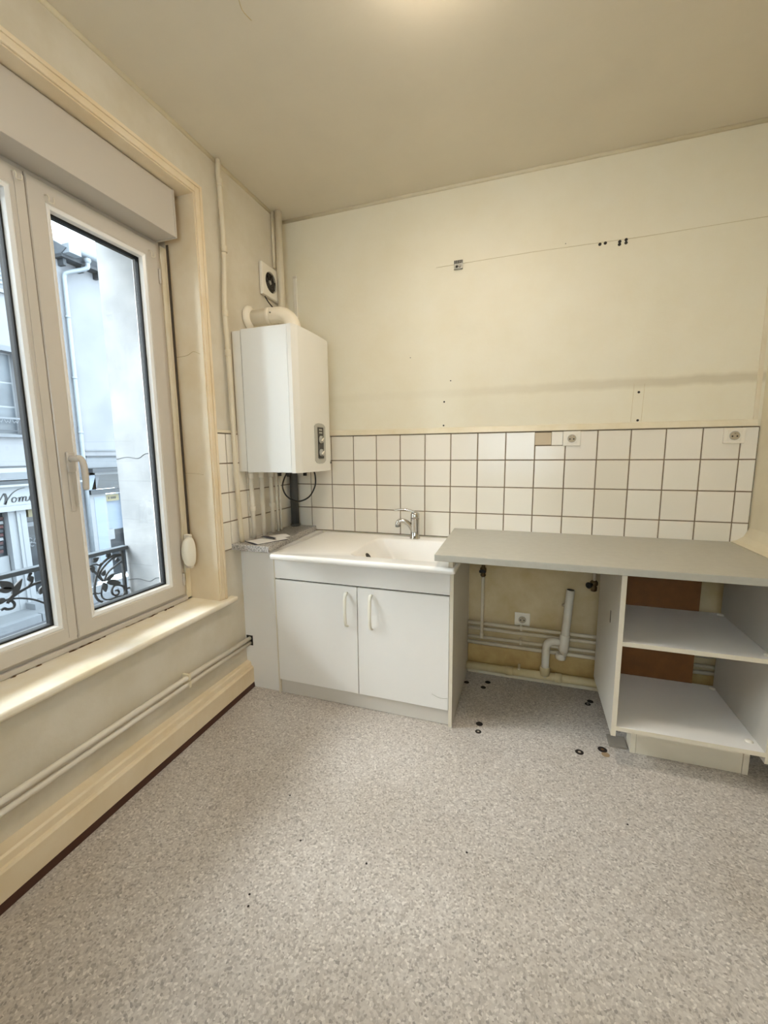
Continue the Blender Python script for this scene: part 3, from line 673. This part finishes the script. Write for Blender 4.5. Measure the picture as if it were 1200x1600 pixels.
# ------------------------------------------------------------------ grey worktop
CT = .895
gw = thing('grey_worktop', (1.8, -.34, CT-.03), 'long matt grey laminate worktop along the back wall', 'worktop')
link('board', hexa(BM(), [(1.128, -.690, CT-.03), (2.475, -.700, CT-.03), (2.475, -.009, CT-.03), (1.105, -.009, CT-.03), (1.128, -.690, CT), (2.475, -.700, CT), (2.475, -.009, CT), (1.105, -.009, CT)], .0025), M_grayctr, gw)
link('spacer', box(BM(), 1.186, 1.206, -.655, -.60, ZT+.0005, CT-.0305, .002), M_edge, gw)
# plaster fillet sealing the worktop to the right wall
bm = BM(); prism(bm, [(2.4755, CT-.03), (RW, CT-.03), (RW, CT+.075), (2.525, CT+.028), (2.50, CT+.010), (2.4755, CT+.002)], -.74, -.009, lambda u, v, d: (u, d, v)); struct('trim_5', bm, M_wall, 'plaster fillet sealing the grey worktop to the right wall', 'trim')

# ------------------------------------------------------------------ open base cabinet
oc = thing('open_base_cabinet', (2.15, -.4, 0), 'open white base cabinet with one shelf under the grey worktop', 'cabinet')
A0, A1, B0, B1, CF, CB = 1.884, 1.902, 2.412, 2.430, -.640, -.150
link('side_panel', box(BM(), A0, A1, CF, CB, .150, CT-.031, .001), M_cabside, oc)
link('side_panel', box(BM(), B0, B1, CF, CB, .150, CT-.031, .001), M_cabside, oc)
link('edge_strip', box(BM(), A0-.0005, A1+.0005, CF-.0015, CF, .150, CT-.031), M_edge, oc)
link('edge_strip', box(BM(), B0-.0005, B1+.0005, CF-.0015, CF, .150, CT-.031), M_edge, oc)
link('bottom_shelf', box(BM(), A1, B0, CF+.001, CB, .176, .194, .001), M_cab, oc)
link('edge_strip', box(BM(), A1, B0, CF-.0005, CF+.001, .176, .194), M_edge, oc)
ms = link('middle_shelf', box(BM(), A1+.001, B0-.001, CF+.006, CB, .551, .569, .001), M_cab, oc)
link('edge_strip', box(BM(), A1+.001, B0-.001, CF+.0045, CF+.006, .551, .569), M_edge, ms)
link('back_board', box(BM(), A1, 2.322, CB-.006, CB-.003, .195, .550), M_brown, oc)
link('back_board', box(BM(), A1, 2.322, CB-.006, CB-.003, .570, CT-.032), M_brown, oc)
link('plinth_board', box(BM(), 2.012, 2.402, -.512, -.498, .001, .175, .001), M_edge, oc)
link('plinth_end', box(BM(), 1.990, 2.011, -.514, -.44, .001, .175, .001), M_edge, oc)
link('plinth_end', box(BM(), 2.403, 2.424, -.514, -.44, .001, .175, .001), M_edge, oc)
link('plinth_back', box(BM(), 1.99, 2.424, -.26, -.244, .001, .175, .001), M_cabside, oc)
link('floor_patch', box(BM(), 1.91, 1.985, -.50, -.42, .001, .012, .001), mat('flat_grey_brown', '8d857b', .7), oc)  # flat grey-brown patch on the floor under the cabinet
for x, y, z in ((B0, CB-.03, .194), (B0-.016, CF+.06, .194), (B0, CB-.03, .569), (B0, CF+.04, .569)):
    bm = BM(); lathe(bm, (x-.012, y, z), (0, 0, 1), [(.014, 0), (.014, .003), (.008, .007), (.003, .008)], 12); k = link('shelf_stud', bm, M_socket, oc)
for z in (.585, .21):
    bm = BM(); lathe(bm, (A1, CF+.05, z), (1, 0, 0), [(.007, 0), (.007, .004), (.003, .007)], 10); link('shelf_stud', bm, M_socket, oc)
link('slot', box(BM(), A0-.001, A0+.001, -.475, -.465, .585, .64), M_hole, oc)

# ------------------------------------------------------------------ pipework below the grey worktop
for i, (z, r, lab) in enumerate(((.327, .010, 'topmost of four pipes along the wall under the grey worktop'), (.294, .010, 'second pipe from the top under the grey worktop'), (.240, .009, 'third pipe from the top under the grey worktop'), (.204, .011, 'lowest slim pipe just above the yellowed skirting'))):
    t = pipe('wall_pipe', [(1.2005, -.032, z), (1.9, -.032, z-.002), (2.54, -.032, z-.002)], r, M_pipe, lab, group='pipes under the worktop')
    if i in (0, 2):
        bm = BM(); box(bm, 1.50, 1.514, -.046, -.0005, z-.015, z+.015, .003); link('clip', bm, M_pipe, t)
tp = pipe('tap_pipe', [(1.284, -.04, .245), (1.284, -.04, .62)], .0085, M_pipe, 'upright supply pipe with tap under the left end of the grey worktop')
collar(tp, (1.284, -.04, .255), (0, 0, 1), .0115, .03, M_pipe)
bm = BM(); lathe(bm, (1.284, -.04, .62), (0, 0, 1), [(.012, 0), (.017, .008), (.012, .018), (.018, .03), (.018, .05), (.011, .058), (.011, .20)], 12); link('valve_body', bm, M_brass, tp)
bm = BM(); tube(bm, [(1.284, -.04, .66), (1.284, -.085, .664)], .008, 8); box(bm, 1.266, 1.302, -.098, -.086, .655, .672, .004); link('valve_handle', bm, M_black, tp)
vp = pipe('tap_pipe', [(1.872, -.05, .864), (1.872, -.05, .65)], .008, M_pipe, 'short supply pipe with dark valve beside the open cabinet', base=(1.872, -.05, .6))
bm = BM(); lathe(bm, (1.872, -.05, .592), (0, 0, 1), [(.012, 0), (.017, .006), (.017, .024), (.012, .03), (.020, .036), (.020, .052), (.012, .06)], 12); link('valve_body', bm, M_brass, vp)
bm = BM(); tube(bm, [(1.872, -.05, .632), (1.845, -.08, .632)], .008, 8); lathe(bm, (1.845, -.08, .632), (-1, -1, 0), [(.016, 0), (.018, .006), (.012, .014)], 10); link('valve_handle', bm, M_black, vp)
dr = thing('waste_pipe', (1.55, -.05, .0), 'thick yellowed waste pipe along the foot of the wall with white standpipe', 'pipe')
bm = BM(); tube(bm, [(1.2005, -.058, .062), (2.54, -.058, .068)], .024, 14); link('main_run', bm, M_drain, dr)
bm = BM(); tube(bm, smooth_path([(1.645, -.062, .068), (1.645, -.066, .15), (1.646, -.07, .235), (1.652, -.07, .268), (1.675, -.07, .285), (1.70, -.07, .286)], 5) + [Vector((1.745, -.07, .286))], .021, 14); link('riser', bm, M_pipe2, dr)
bm = BM(); lathe(bm, (1.645, -.06, .075), (0, 0, 1), [(.028, 0), (.028, .045), (.025, .05)], 16); link('tee_socket', bm, M_drain, dr)
bm = BM(); tube(bm, [(1.43, -.058, .063), (1.47, -.058, .063)], .027, 14); link('coupling', bm, M_drain, dr)
bm = BM(); tube(bm, [(1.70, -.058, .064), (1.735, -.058, .064)], .027, 14); link('coupling', bm, M_drain, dr)
bm = BM(); box(bm, 1.497, 1.511, -.084, -.024, .09, .10, .002); link('clip', bm, M_trim, dr)
so = dr
bm = BM(); tube(bm, [(1.733, -.075, .215), (1.756, -.075, .595)], .0215, 18); link('standpipe', bm, M_pipe2, so)
bm = BM(); lathe(bm, (1.756, -.075, .5952), (.06, 0, 1), [(.019, 0), (.019, .0008)], 16); link('standpipe_mouth', bm, M_black, so)
bm = BM(); lathe(bm, (1.722, -.075, .188), (.06, 0, 1), [(.021, 0), (.027, .004), (.028, .02), (.024, .03), (.0225, .035)], 18); link('trap_cup', bm, M_pipe2, so)
bm = BM(); lathe(bm, (1.737, -.075, .286), (.06, 0, 1), [(.0215, -.05), (.026, -.045), (.026, .045), (.0215, .05)], 18); link('standpipe_socket', bm, M_pipe2, so)
bm = BM(); tube(bm, [(1.738, -.075, .50), (1.722, -.06, .5)], .008, 8); link('spigot', bm, M_pipe2, so)

# ------------------------------------------------------------------ sockets, bracket, patch
def socket(x, z, w, h, y, label, low=False):
    t = thing('power_socket', (x, y, z), label, 'socket')
    link('plate', box(BM(), x-w/2, x+w/2, y-.010, y, z-h/2, z+h/2, .003), M_socket, t)
    link('insert', box(BM(), x-.026, x+.026, y-.0125, y-.0102, z-.026, z+.026, .002), M_socket, t)
    bm = BM(); lathe(bm, (x, y-.0126, z), (0, -1, 0), [(.0215, 0), (.0215, .001), (.0195, .0015)], 24); link('rim', bm, M_grey, t)
    bm = BM(); lathe(bm, (x, y-.0138, z), (0, -1, 0), [(.0185, 0), (.0185, .0006)], 24); link('well', bm, mat('socket_shadowed_well', 'b3a58c', .5), t)
    for s in (-1, 1):
        bm = BM(); lathe(bm, (x+s*.0095, y-.0144, z-.003), (0, -1, 0), [(.0038, 0), (.0038, .0004)], 10); link('contact_hole', bm, M_hole, t)
    bm = BM(); tube(bm, [(x, y-.0144, z+.010), (x, y-.022, z+.010)], .0026, 8); link('earth_pin', bm, M_chrome, t)
socket(1.726, 1.413, .086, .078, -.0085, 'white power socket at the top of the tiles, mid wall')
socket(2.441, 1.413, .086, .074, -.0085, 'white power socket at the top of the tiles near the right wall')
socket(1.512, .370, .086, .078, -.0005, 'white power socket low under the grey worktop')
pt = thing('wall_patch', (1.61, -.004, 1.41), 'beige cut-out patch beside the middle power socket', 'wall patch')
link('beige_piece', box(BM(), 1.541, 1.625, -.0075, -.0036, 1.381, 1.447, .001), M_beige, pt)
link('filler_piece', box(BM(), 1.6265, 1.682, -.0085, -.0036, 1.379, 1.451, .001), M_socket, pt)
mb = thing('wall_bracket', (1.105, 0, 2.37), 'small grey metal hanging bracket screwed to the back wall', 'bracket')
link('plate', box(BM(), 1.081, 1.130, -.004, -.0005, 2.346, 2.394, .001), M_steel, mb)
link('lip', box(BM(), 1.081, 1.130, -.010, -.004, 2.346, 2.351, .001), M_steel, mb)
for k in range(5):
    link('tooth', box(BM(), 1.083+k*.0096, 1.089+k*.0096, -.008, -.004, 2.378, 2.393, .001), M_dkgrey, mb)
for x in (1.097, 1.114):
    bm = BM(); lathe(bm, (x, -.004, 2.362), (0, -1, 0), [(.007, 0), (.007, .002), (.004, .004)], 12); link('screw', bm, M_chrome if x > 1.1 else M_hole, mb)

# ------------------------------------------------------------------ marks left on the vinyl
for i, (x, y, r, ring) in enumerate(((1.327, -.517, .017, 0), (1.328, -.578, .015, 1), (1.777, -.579, .018, 1), (1.878, -.529, .020, 2), (1.214, -.151, .015, 0), (1.333, -.113, .016, 0), (1.313, -.177, .015, 0), (1.877, -.139, .016, 0), (1.861, -.169, .015, 1))):
    bm = BM(); lathe(bm, (x, y, .0002), (0, 0, 1), [(r, 0), (r*.96, .0006), (r*.9, .0007)], 24); o = link('foot_mark', bm, M_burn, fl)
    if ring:
        bm = BM(); lathe(bm, (x, y, .0009), (0, 0, 1), [(r*.36, 0), (r*.34, .0003)], 16); link('mark_centre', bm, mat('worn_vinyl', 'a4988a', .6) if ring == 1 else M_rust, o)
bm = BM(); lathe(bm, (1.886, -.56, .0002), (0, 0, 1), [(.017, 0), (.016, .0004)], 20); link('rust_stain', bm, mat('rust_haze', '9c8467', .7), fl)
for x, y in ((.742, -1.57), (.76, -1.60), (.80, -1.36), (1.05, -1.365), (1.36, -1.222), (1.9, -.93), (.66, -1.2)):
    bm = BM(); lathe(bm, (x, y, .0002), (0, 0, 1), [(.0038, 0), (.003, .0004)], 8); link('speck', bm, M_burn, fl)

# ------------------------------------------------------------------ ceiling lamp
lm = thing('ceiling_lamp', (1.20, -1.165, RH), 'round glowing ceiling lamp at the top edge of the view', 'lamp')
bm = BM(); lathe(bm, (1.20, -1.165, RH-.0005), (0, 0, -1), [(.150, 0), (.154, .005), (.152, .024), (.148, .026), (.147, .018)], 40); link('base', bm, M_lampbase, lm)
M_lamp = emis('lit_opal_glass', (1.0, .89, .75, 1), LAMP)
bm = BM(); lathe(bm, (1.20, -1.165, RH-.019), (0, 0, -1), [(.146, 0), (.143, .010), (.130, .022), (.105, .031), (.07, .037), (.03, .040), (.004, .041)], 40); link('glass_dome', bm, M_lamp, lm)

# ------------------------------------------------------------------ iron window guard
IX = -.57
gd = thing('iron_window_guard', (IX, -1.38, .62), 'black wrought-iron window guard with scrolls and leaves', 'railing')
def P0(y, z): return (IX, y, z)

def iron(name, pts, r, m=M_iron, mirror=False):
    q = [(IX, (-2.76-y if mirror else y), z) for y, z in pts]
    bm = BM(); pp = smooth_path(q, 4); tube(bm, pp, r, 7); link(name, bm, m, gd)
def leaf(y0, z0, y1, z1, w, mirror=False):
    if mirror: y0, y1 = -2.76-y0, -2.76-y1
    a = Vector((y0, z0)); b = Vector((y1, z1)); d = b-a; nn = Vector((-d.y, d.x)).normalized(); pl = []
    side = [(t, w*math.sin(math.pi*t**.8)*1.0) for t in (0, .15, .3, .45, .6, .75, .9)]
    pl = [a + d*t + nn*k + nn*(.15*w*math.sin(math.pi*t)) for t, k in side] + [b] + [a + d*t - nn*k + nn*(.15*w*math.sin(math.pi*t)) for t, k in reversed(side[1:])]
    bm = BM(); prism(bm, [(p_.x, p_.y) for p_ in pl], IX-.005, IX+.005, lambda u, v, dd: (dd, u, v)); link('leaf', bm, M_iron, gd)
link('top_rail', box(BM(), IX-.02, IX+.02, -1.949, -.813, .836, .857, .004), M_rail, gd)
link('bottom_rail', box(BM(), IX-.008, IX+.008, -1.92, -.84, .572, .582, .002), M_iron, gd)
for mir in (False, True):
    f = (lambda y: -2.76-y) if mir else (lambda y: y)
    a, b = sorted((f(-.847), f(-.832))); link('post', box(BM(), IX-.008, IX+.008, a, b, .558, .836, .002), M_iron, gd)
    a, b = sorted((f(-.832), f(-.813))); link('wall_stub', box(BM(), IX-.006, IX+.006, a, b, .610, .620, .002), M_iron, gd)
    for nm, pts, r in (('scroll', [(-0.849,0.811),(-0.887,0.816),(-0.927,0.805),(-0.965,0.780),(-0.988,0.739),(-1.006,0.687),(-1.009,0.639),(-0.995,0.604),(-0.976,0.590)], .0065),
                       ('scroll', [(-0.845,0.774),(-0.893,0.754),(-0.924,0.738),(-0.945,0.712),(-0.953,0.691)], .005),
                       ('scroll', [(-0.842,0.807),(-0.879,0.807),(-0.910,0.795),(-0.952,0.766),(-0.974,0.735),(-0.963,0.701)], .0055),
                       ('spiral', [(-0.853,0.635),(-0.874,0.649),(-0.900,0.653),(-0.916,0.637),(-0.915,0.612),(-0.895,0.598),(-0.879,0.607),(-0.884,0.623),(-0.897,0.624)], .006),
                       ('scroll', [(-0.853,0.635),(-0.844,0.603),(-0.859,0.584),(-0.883,0.588),(-0.935,0.588),(-0.965,0.602),(-0.976,0.625),(-0.971,0.658),(-0.958,0.689)], .0045),
                       ('stem', [(-1.227,0.798),(-1.121,0.766),(-1.047,0.782),(-1.012,0.793),(-0.987,0.793),(-0.971,0.785),(-0.961,0.793)], .004),
                       ('stem', [(-1.233,0.780),(-1.121,0.830),(-1.047,0.798),(-1.011,0.772),(-0.993,0.747),(-0.979,0.723),(-0.961,0.696)], .0055),
                       ('stem', [(-1.235,0.670),(-1.142,0.618),(-1.068,0.639),(-1.011,0.647),(-0.995,0.640),(-0.974,0.638)], .004)):
        iron(nm, pts, r, mirror=mir)
    for q in ((-0.947,0.692, -0.889,0.721, 0.0114),(-0.941,0.684, -0.862,0.656, 0.0159),(-0.958,0.689, -0.953,0.635, 0.0136),(-0.958,0.723, -0.944,0.754, 0.0105),(-1.003,0.807, -0.970,0.826, 0.0114),(-1.009,0.792, -1.009,0.755, 0.0102),(-0.924,0.832, -0.908,0.811, 0.0136),(-0.881,0.790, -0.860,0.784, 0.0114)):
        leaf(*q, mirror=mir)
for nm, pts, r in (('stem', [(-1.385,0.735),(-1.350,0.755),(-1.309,0.770),(-1.276,0.778),(-1.233,0.780)], .0062), ('stem', [(-1.374,0.741),(-1.338,0.733),(-1.299,0.716),(-1.269,0.697),(-1.235,0.670)], .0045),
                   ('curl', [(-1.410,0.706),(-1.399,0.709),(-1.390,0.702),(-1.378,0.699),(-1.366,0.702),(-1.361,0.715),(-1.368,0.731),(-1.380,0.732),(-1.386,0.726)], .006),
                   ('stem', [(-1.503,0.703),(-1.439,0.729),(-1.412,0.737),(-1.394,0.741),(-1.379,0.743),(-1.359,0.758)], .006), ('stem', [(-1.282,0.832),(-1.294,0.813),(-1.283,0.795),(-1.295,0.777)], .006)):
    iron(nm, pts, r)
for q in ((-1.363,0.748, -1.321,0.817, 0.0135),(-1.356,0.785, -1.406,0.832, 0.0170),(-1.360,0.782, -1.416,0.794, 0.0135),(-1.259,0.724, -1.233,0.764, 0.0125),(-1.394,0.738, -1.417,0.756, 0.0135),(-1.293,0.820, -1.285,0.789, 0.0120)):
    leaf(*q)

# ------------------------------------------------------------------ the street opposite
FXX = -9.0
struct('road', box(BM(), -8.3, -.6, -14, 22, -2.30, -2.20), M_road, 'grey asphalt street below the window', 'road')
pv = struct('pavement', box(BM(), -9.0, -8.42, -14, 22, -2.30, -2.03), M_pave, 'pale pavement in front of the shops', 'pavement')
for k in range(40): 
    y = -13.8 + k*.9; o_ = link('kerb_stone', box(BM(), -8.42, -8.28, y, y+.885, -2.3, -2.025, .01), M_facetrim, pv)
def fb(bm, y0, y1, z0, z1, d0, d1, bev=0): return box(bm, FXX+d0, FXX+d1, y0, y1, z0, z1, bev)
def part(nm, y0, y1, z0, z1, d0, d1, m, par, bev=0): return link(nm, fb(BM(), y0, y1, z0, z1, d0, d1, bev), m, par)
A = thing('shop_building', (FXX, 1.0, -2.03), 'white building across the street with a lettered shopfront', 'building')
wp = BM()
# wall pieces round the openings
fb(wp, -9, 4.86, 4.9, 7.0, -.4, 0); fb(wp, -9, 4.86, 3.53, 4.9, -.4, 0); fb(wp, -9, 2.85, 1.80, 3.53, -.4, 0); fb(wp, 3.86, 4.86, 1.80, 3.53, -.4, 0); fb(wp, -9, 4.86, .19, 1.80, -.4, 0); fb(wp, -9, 2.0, -2.03, .19, -.4, 0); fb(wp, 4.3, 4.86, -2.03, .19, -.4, 0)
link('wall', wp, M_render, A)
w = part('window', 2.85, 3.86, 1.80, 3.53, -.25, -.2, M_shopwhite, A)
for k, (za, zb) in enumerate(((1.84, 2.38), (2.42, 2.89), (2.93, 3.50))):
    part('pane', 2.90, 3.33, za, zb, -.2, -.19, M_winglass, w); part('pane', 3.38, 3.82, za, zb, -.2, -.19, M_winglass, w)
part('lintel', 2.78, 3.95, 3.53, 3.64, 0, .05, M_facetrim, A); part('window_ledge', 2.75, 3.98, 1.74, 1.80, 0, .09, M_facetrim, A)
bl2 = part('balcony_rail', 2.83, 3.88, 2.12, 2.16, .02, .05, M_facetrim, A)
part('balcony_rail', 2.83, 3.88, 1.87, 1.89, .02, .05, M_facedark, A)
for k in range(7):
    y = 2.92 + k*.15; bm = BM(); tube(bm, smooth_path([(FXX+.035, y-.06, 2.11), (FXX+.035, y-.03, 2.04), (FXX+.035, y, 2.08), (FXX+.035, y+.03, 2.04), (FXX+.035, y+.06, 2.11)], 3), .010, 5); link('balcony_scroll', bm, M_facetrim, A)
# louvred shutters higher up
sh = part('shutter', 2.6, 3.80, 4.80, 6.75, .005, .03, M_facetrim, A)
for k in range(21): part('louvre', 2.66, 3.76, 4.88+k*.088, 4.925+k*.088, .03, .055, M_facedark if k % 1 else M_zinc, sh)
part('ledge', 2.5, 3.9, 4.70, 4.78, 0, .08, M_render, A)
for z0, z1, d, m in ((1.09, 1.13, .05, M_facedark), (.99, 1.09, .08, M_shopwhite), (.84, .99, .12, M_facetrim), (.74, .82, .20, M_facedark), (.70, .745, .24, M_shopwhite)):
    part('cornice_band', -4, 4.84, z0, z1, .0, d, m, A)
sg = part('sign_board', -3.5, 4.78, .29, .70, .0, .10, M_shopwhite, A); part('sign_rail', -3.5, 4.78, .18, .29, .0, .17, M_shopwhite, A)
# painted script lettering: Women
M_letter = mat('letter_paint', '0f1215', .6)
def stroke(pts, w=.013):
    pp = smooth_path([(FXX+.101, y, z) for y, z in pts], 6); bm = BM(); rows = []
    for i, q in enumerate(pp):
        t = (pp[min(i+1, len(pp)-1)]-pp[max(i-1, 0)]).normalized(); nn = Vector((0, -t.z, t.y)); ww = w*(.45 + .8*abs(t.z)*(1 if t.z < 0 else .55))
        rows.append([bm.verts.new(q+nn*ww), bm.verts.new(q-nn*ww), bm.verts.new(q-nn*ww+Vector((.006, 0, 0))), bm.verts.new(q+nn*ww+Vector((.006, 0, 0)))])
    for a_, b_ in zip(rows, rows[1:]):
        for k in range(4): bm.faces.new((a_[k], a_[(k+1) % 4], b_[(k+1) % 4], b_[k]))
    bm.faces.new(rows[0]); bm.faces.new(rows[-1]); link('letter_stroke', bm, M_letter, sg)
stroke([(3.02,.56),(3.0,.60),(3.05,.62),(3.10,.56),(3.11,.45),(3.10,.34)], .02)
stroke([(3.10,.34),(3.16,.44),(3.23,.55),(3.25,.56)], .012)
stroke([(3.25,.56),(3.27,.48),(3.26,.40),(3.235,.33)], .02)
stroke([(3.235,.33),(3.30,.44),(3.40,.56),(3.52,.63),(3.64,.655)], .012)
stroke([(3.45,.445),(3.42,.465),(3.385,.445),(3.37,.40),(3.385,.365),(3.42,.365),(3.45,.40),(3.455,.44),(3.43,.455)], .012)
stroke([(3.455,.44),(3.49,.445),(3.52,.455)], .008)
stroke([(3.52,.46),(3.515,.42),(3.50,.36)], .014); stroke([(3.51,.40),(3.545,.455),(3.575,.455),(3.575,.42),(3.56,.36)], .013)
stroke([(3.57,.40),(3.605,.455),(3.64,.455),(3.64,.42),(3.63,.375),(3.66,.365),(3.69,.39)], .013)
stroke([(3.70,.405),(3.75,.43),(3.765,.455),(3.74,.468),(3.715,.44),(3.71,.39),(3.74,.36),(3.785,.375),(3.81,.40)], .012)
stroke([(3.825,.455),(3.82,.42),(3.805,.36)], .014); stroke([(3.815,.40),(3.85,.455),(3.885,.455),(3.885,.42),(3.875,.375),(3.90,.365),(3.93,.385)], .013)
# shop windows
gl = part('shop_window', 2.0, 3.30, -1.7, .18, -.20, -.16, M_shopglass, A)
for k in range(9):
    z = .02 - k*.088; part('shelf_goods', 2.02, 3.28-.01*k, z-.03, z+.032, -.16, -.10, (M_red, M_shopwhite, M_red, M_facedark)[k % 4], gl)
part('display_card', 2.02, 3.28, -1.7, -.80, -.16, -.09, M_shopwhite, gl)
part('pilaster', 3.30, 3.44, -2.03, .18, -.25, .03, M_shopwhite, A); part('pilaster', 3.44, 3.62, -2.03, .18, -.25, .07, M_shopwhite, A); part('pilaster_groove', 3.50, 3.515, -1.9, .1, .07, .073, M_facetrim, A)
g2 = part('shop_window', 3.62, 4.3, -1.80, .18, -.20, -.16, M_shopglass, A)
part('transom', 3.62, 4.3, -.24, -.14, -.16, -.10, M_facetrim, g2); part('shop_lamp', 3.74, 3.83, -.02, .15, -.16, -.06, M_signy, g2)
for y, z, r in ((3.76, -.56, .05), (3.80, -.66, .045), (3.9, -.6, .06)):
    bm = BM(); tube(bm, [(FXX-.158, y+r*math.cos(a), z+r*math.sin(a)) for a in [.4+5*k/14 for k in range(15)]], .008, 5); link('window_ornament', bm, M_shopwhite, g2)
part('door_panel', 3.62, 4.3, -1.95, -1.78, -.2, .0, M_shopwhite, A); part('stall_riser', 2.0, 3.30, -2.03, -1.68, -.2, .02, M_shopwhite, A); part('step', 3.4, 4.4, -2.03, -1.90, 0, .35, M_facetrim, A)
# neighbouring lower house
Bh = thing('low_house', (FXX, 6.5, -2.03), 'lower pale house across the street with gutter, downpipe and slate-framed doorway', 'house')
wp = BM(); fb(wp, 4.88, 11, .99, 5.95, -.4, -.01); fb(wp, 4.88, 5.10, -2.03, .99, -.4, -.01); fb(wp, 6.15, 11, -2.03, .99, -.4, -.01)
link('wall', wp, M_render2, Bh)
part('string_course', 5.12, 11, 1.29, 1.33, -.01, .05, M_facedark, Bh); part('string_course', 5.12, 11, 1.45, 1.48, -.01, .03, M_facetrim, Bh); part('fascia_board', 5.12, 11, 1.02, 1.29, -.01, .03, M_facetrim, Bh)
part('door_cornice', 5.12, 6.2, .91, 1.01, -.01, .22, M_facedark, Bh)
part('side_board', 5.12, 5.34, .40, .91, -.1, -.02, M_shopblue, Bh)
bm = BM(); prism(bm, [(5.34, .47), (6.14, .47), (6.14, .84), (5.47, .84)], -.12, -.05, lambda u, v, d: (FXX+d, u, v)); link('dark_fanlight', bm, M_shopglass, Bh)
bm = BM(); prism(bm, [(5.22, .47), (5.34, .47), (5.47, .84), (5.36, .84)], -.10, -.02, lambda u, v, d: (FXX+d, u, v)); link('fanlight_frame', bm, M_facetrim, Bh)
part('fanlight_head', 5.12, 6.14, .84, .91, -.12, -.02, M_shopwhite, Bh)
part('door_lintel', 5.12, 6.15, .35, .46, -.1, .08, M_facedark, Bh)
dl = part('door', 5.16, 5.60, -1.95, .35, -.1, -.05, M_shopwhite, Bh); part('door_inset', 5.27, 5.55, -1.6, .27, -.05, -.045, M_shopblue, dl)
part('doorway_panel', 5.60, 6.15, -.68, .30, -.3, -.2, M_shopblue, Bh); part('doorway_dark', 5.60, 6.15, -1.95, -.68, -.3, -.2, M_shopglass, Bh)
part('doorway_crate', 5.62, 5.78, -.92, -.64, -.2, -.1, M_shopwhite, Bh)
sy_ = part('hanging_sign', 5.63, 6.0, .12, .29, -.12, -.09, M_signy, Bh)
for a_, b_ in ((5.69, 5.72), (5.76, 5.79), (5.80, 5.83), (5.84, 5.87), (5.88, 5.91)): part('sign_mark', a_, b_, .175, .235, -.09, -.088, M_letter, sy_)
# eaves, gutter and downpipe
rf = BM(); prism(rf, [(.25, 5.93), (.42, 6.02), (-3.5, 8.2), (-3.5, 7.9), (-.4, 5.95)], 4.9, 11, lambda u, v, d: (FXX+u, d, v)); link('roof', rf, mat('roof_slate', '43474c', .7), Bh)
part('soffit', 4.9, 11, 5.86, 5.93, -.01, .26, M_facedark, Bh)
for k in range(14): part('eaves_bracket', 4.98+k*.42, 5.05+k*.42, 5.72, 5.86, -.01, .18, M_facedark, Bh)
gt = Bh
bm = BM(); pf = [(.5+.0, 0)]; half = [(.10*math.cos(a), -.10*math.sin(a)) for a in [math.pi*k/10 for k in range(11)]]; poly = half + [(u*.85, v*.85) for u, v in reversed(half)]
prism(bm, poly, 5.2, 11, lambda u, v, d: (FXX+.38+u, d, 6.10+v)); link('gutter', bm, M_zinc, gt)
link('gutter_box', box(BM(), FXX+.27, FXX+.49, 4.92, 5.2, 5.92, 6.12, .005), M_zinc, gt)
dw = Bh
bm = BM(); lathe(bm, (FXX+.36, 5.43, 6.0), (0, 0, -1), [(.08, 0), (.08, .05), (.045, .12)], 12); link('hopper', bm, M_zinc, dw)
bm = BM(); tube(bm, smooth_path([(FXX+.36, 5.43, 5.9), (FXX+.36, 5.42, 5.80), (FXX+.30, 5.34, 5.73), (FXX+.13, 5.10, 5.60), (FXX+.07, 5.05, 5.52), (FXX+.06, 5.05, 5.35)], 5) + [Vector((FXX+.06, 5.03, 1.0)), Vector((FXX+.06, 5.01, -1.9))], .048, 12); link('downpipe', bm, M_zinc, dw)
for z in (4.6, 3.2, 1.9, .68): collar(dw, (FXX+.06, 5.035, z), (0, 0, 1), .058, .05, M_zinc)
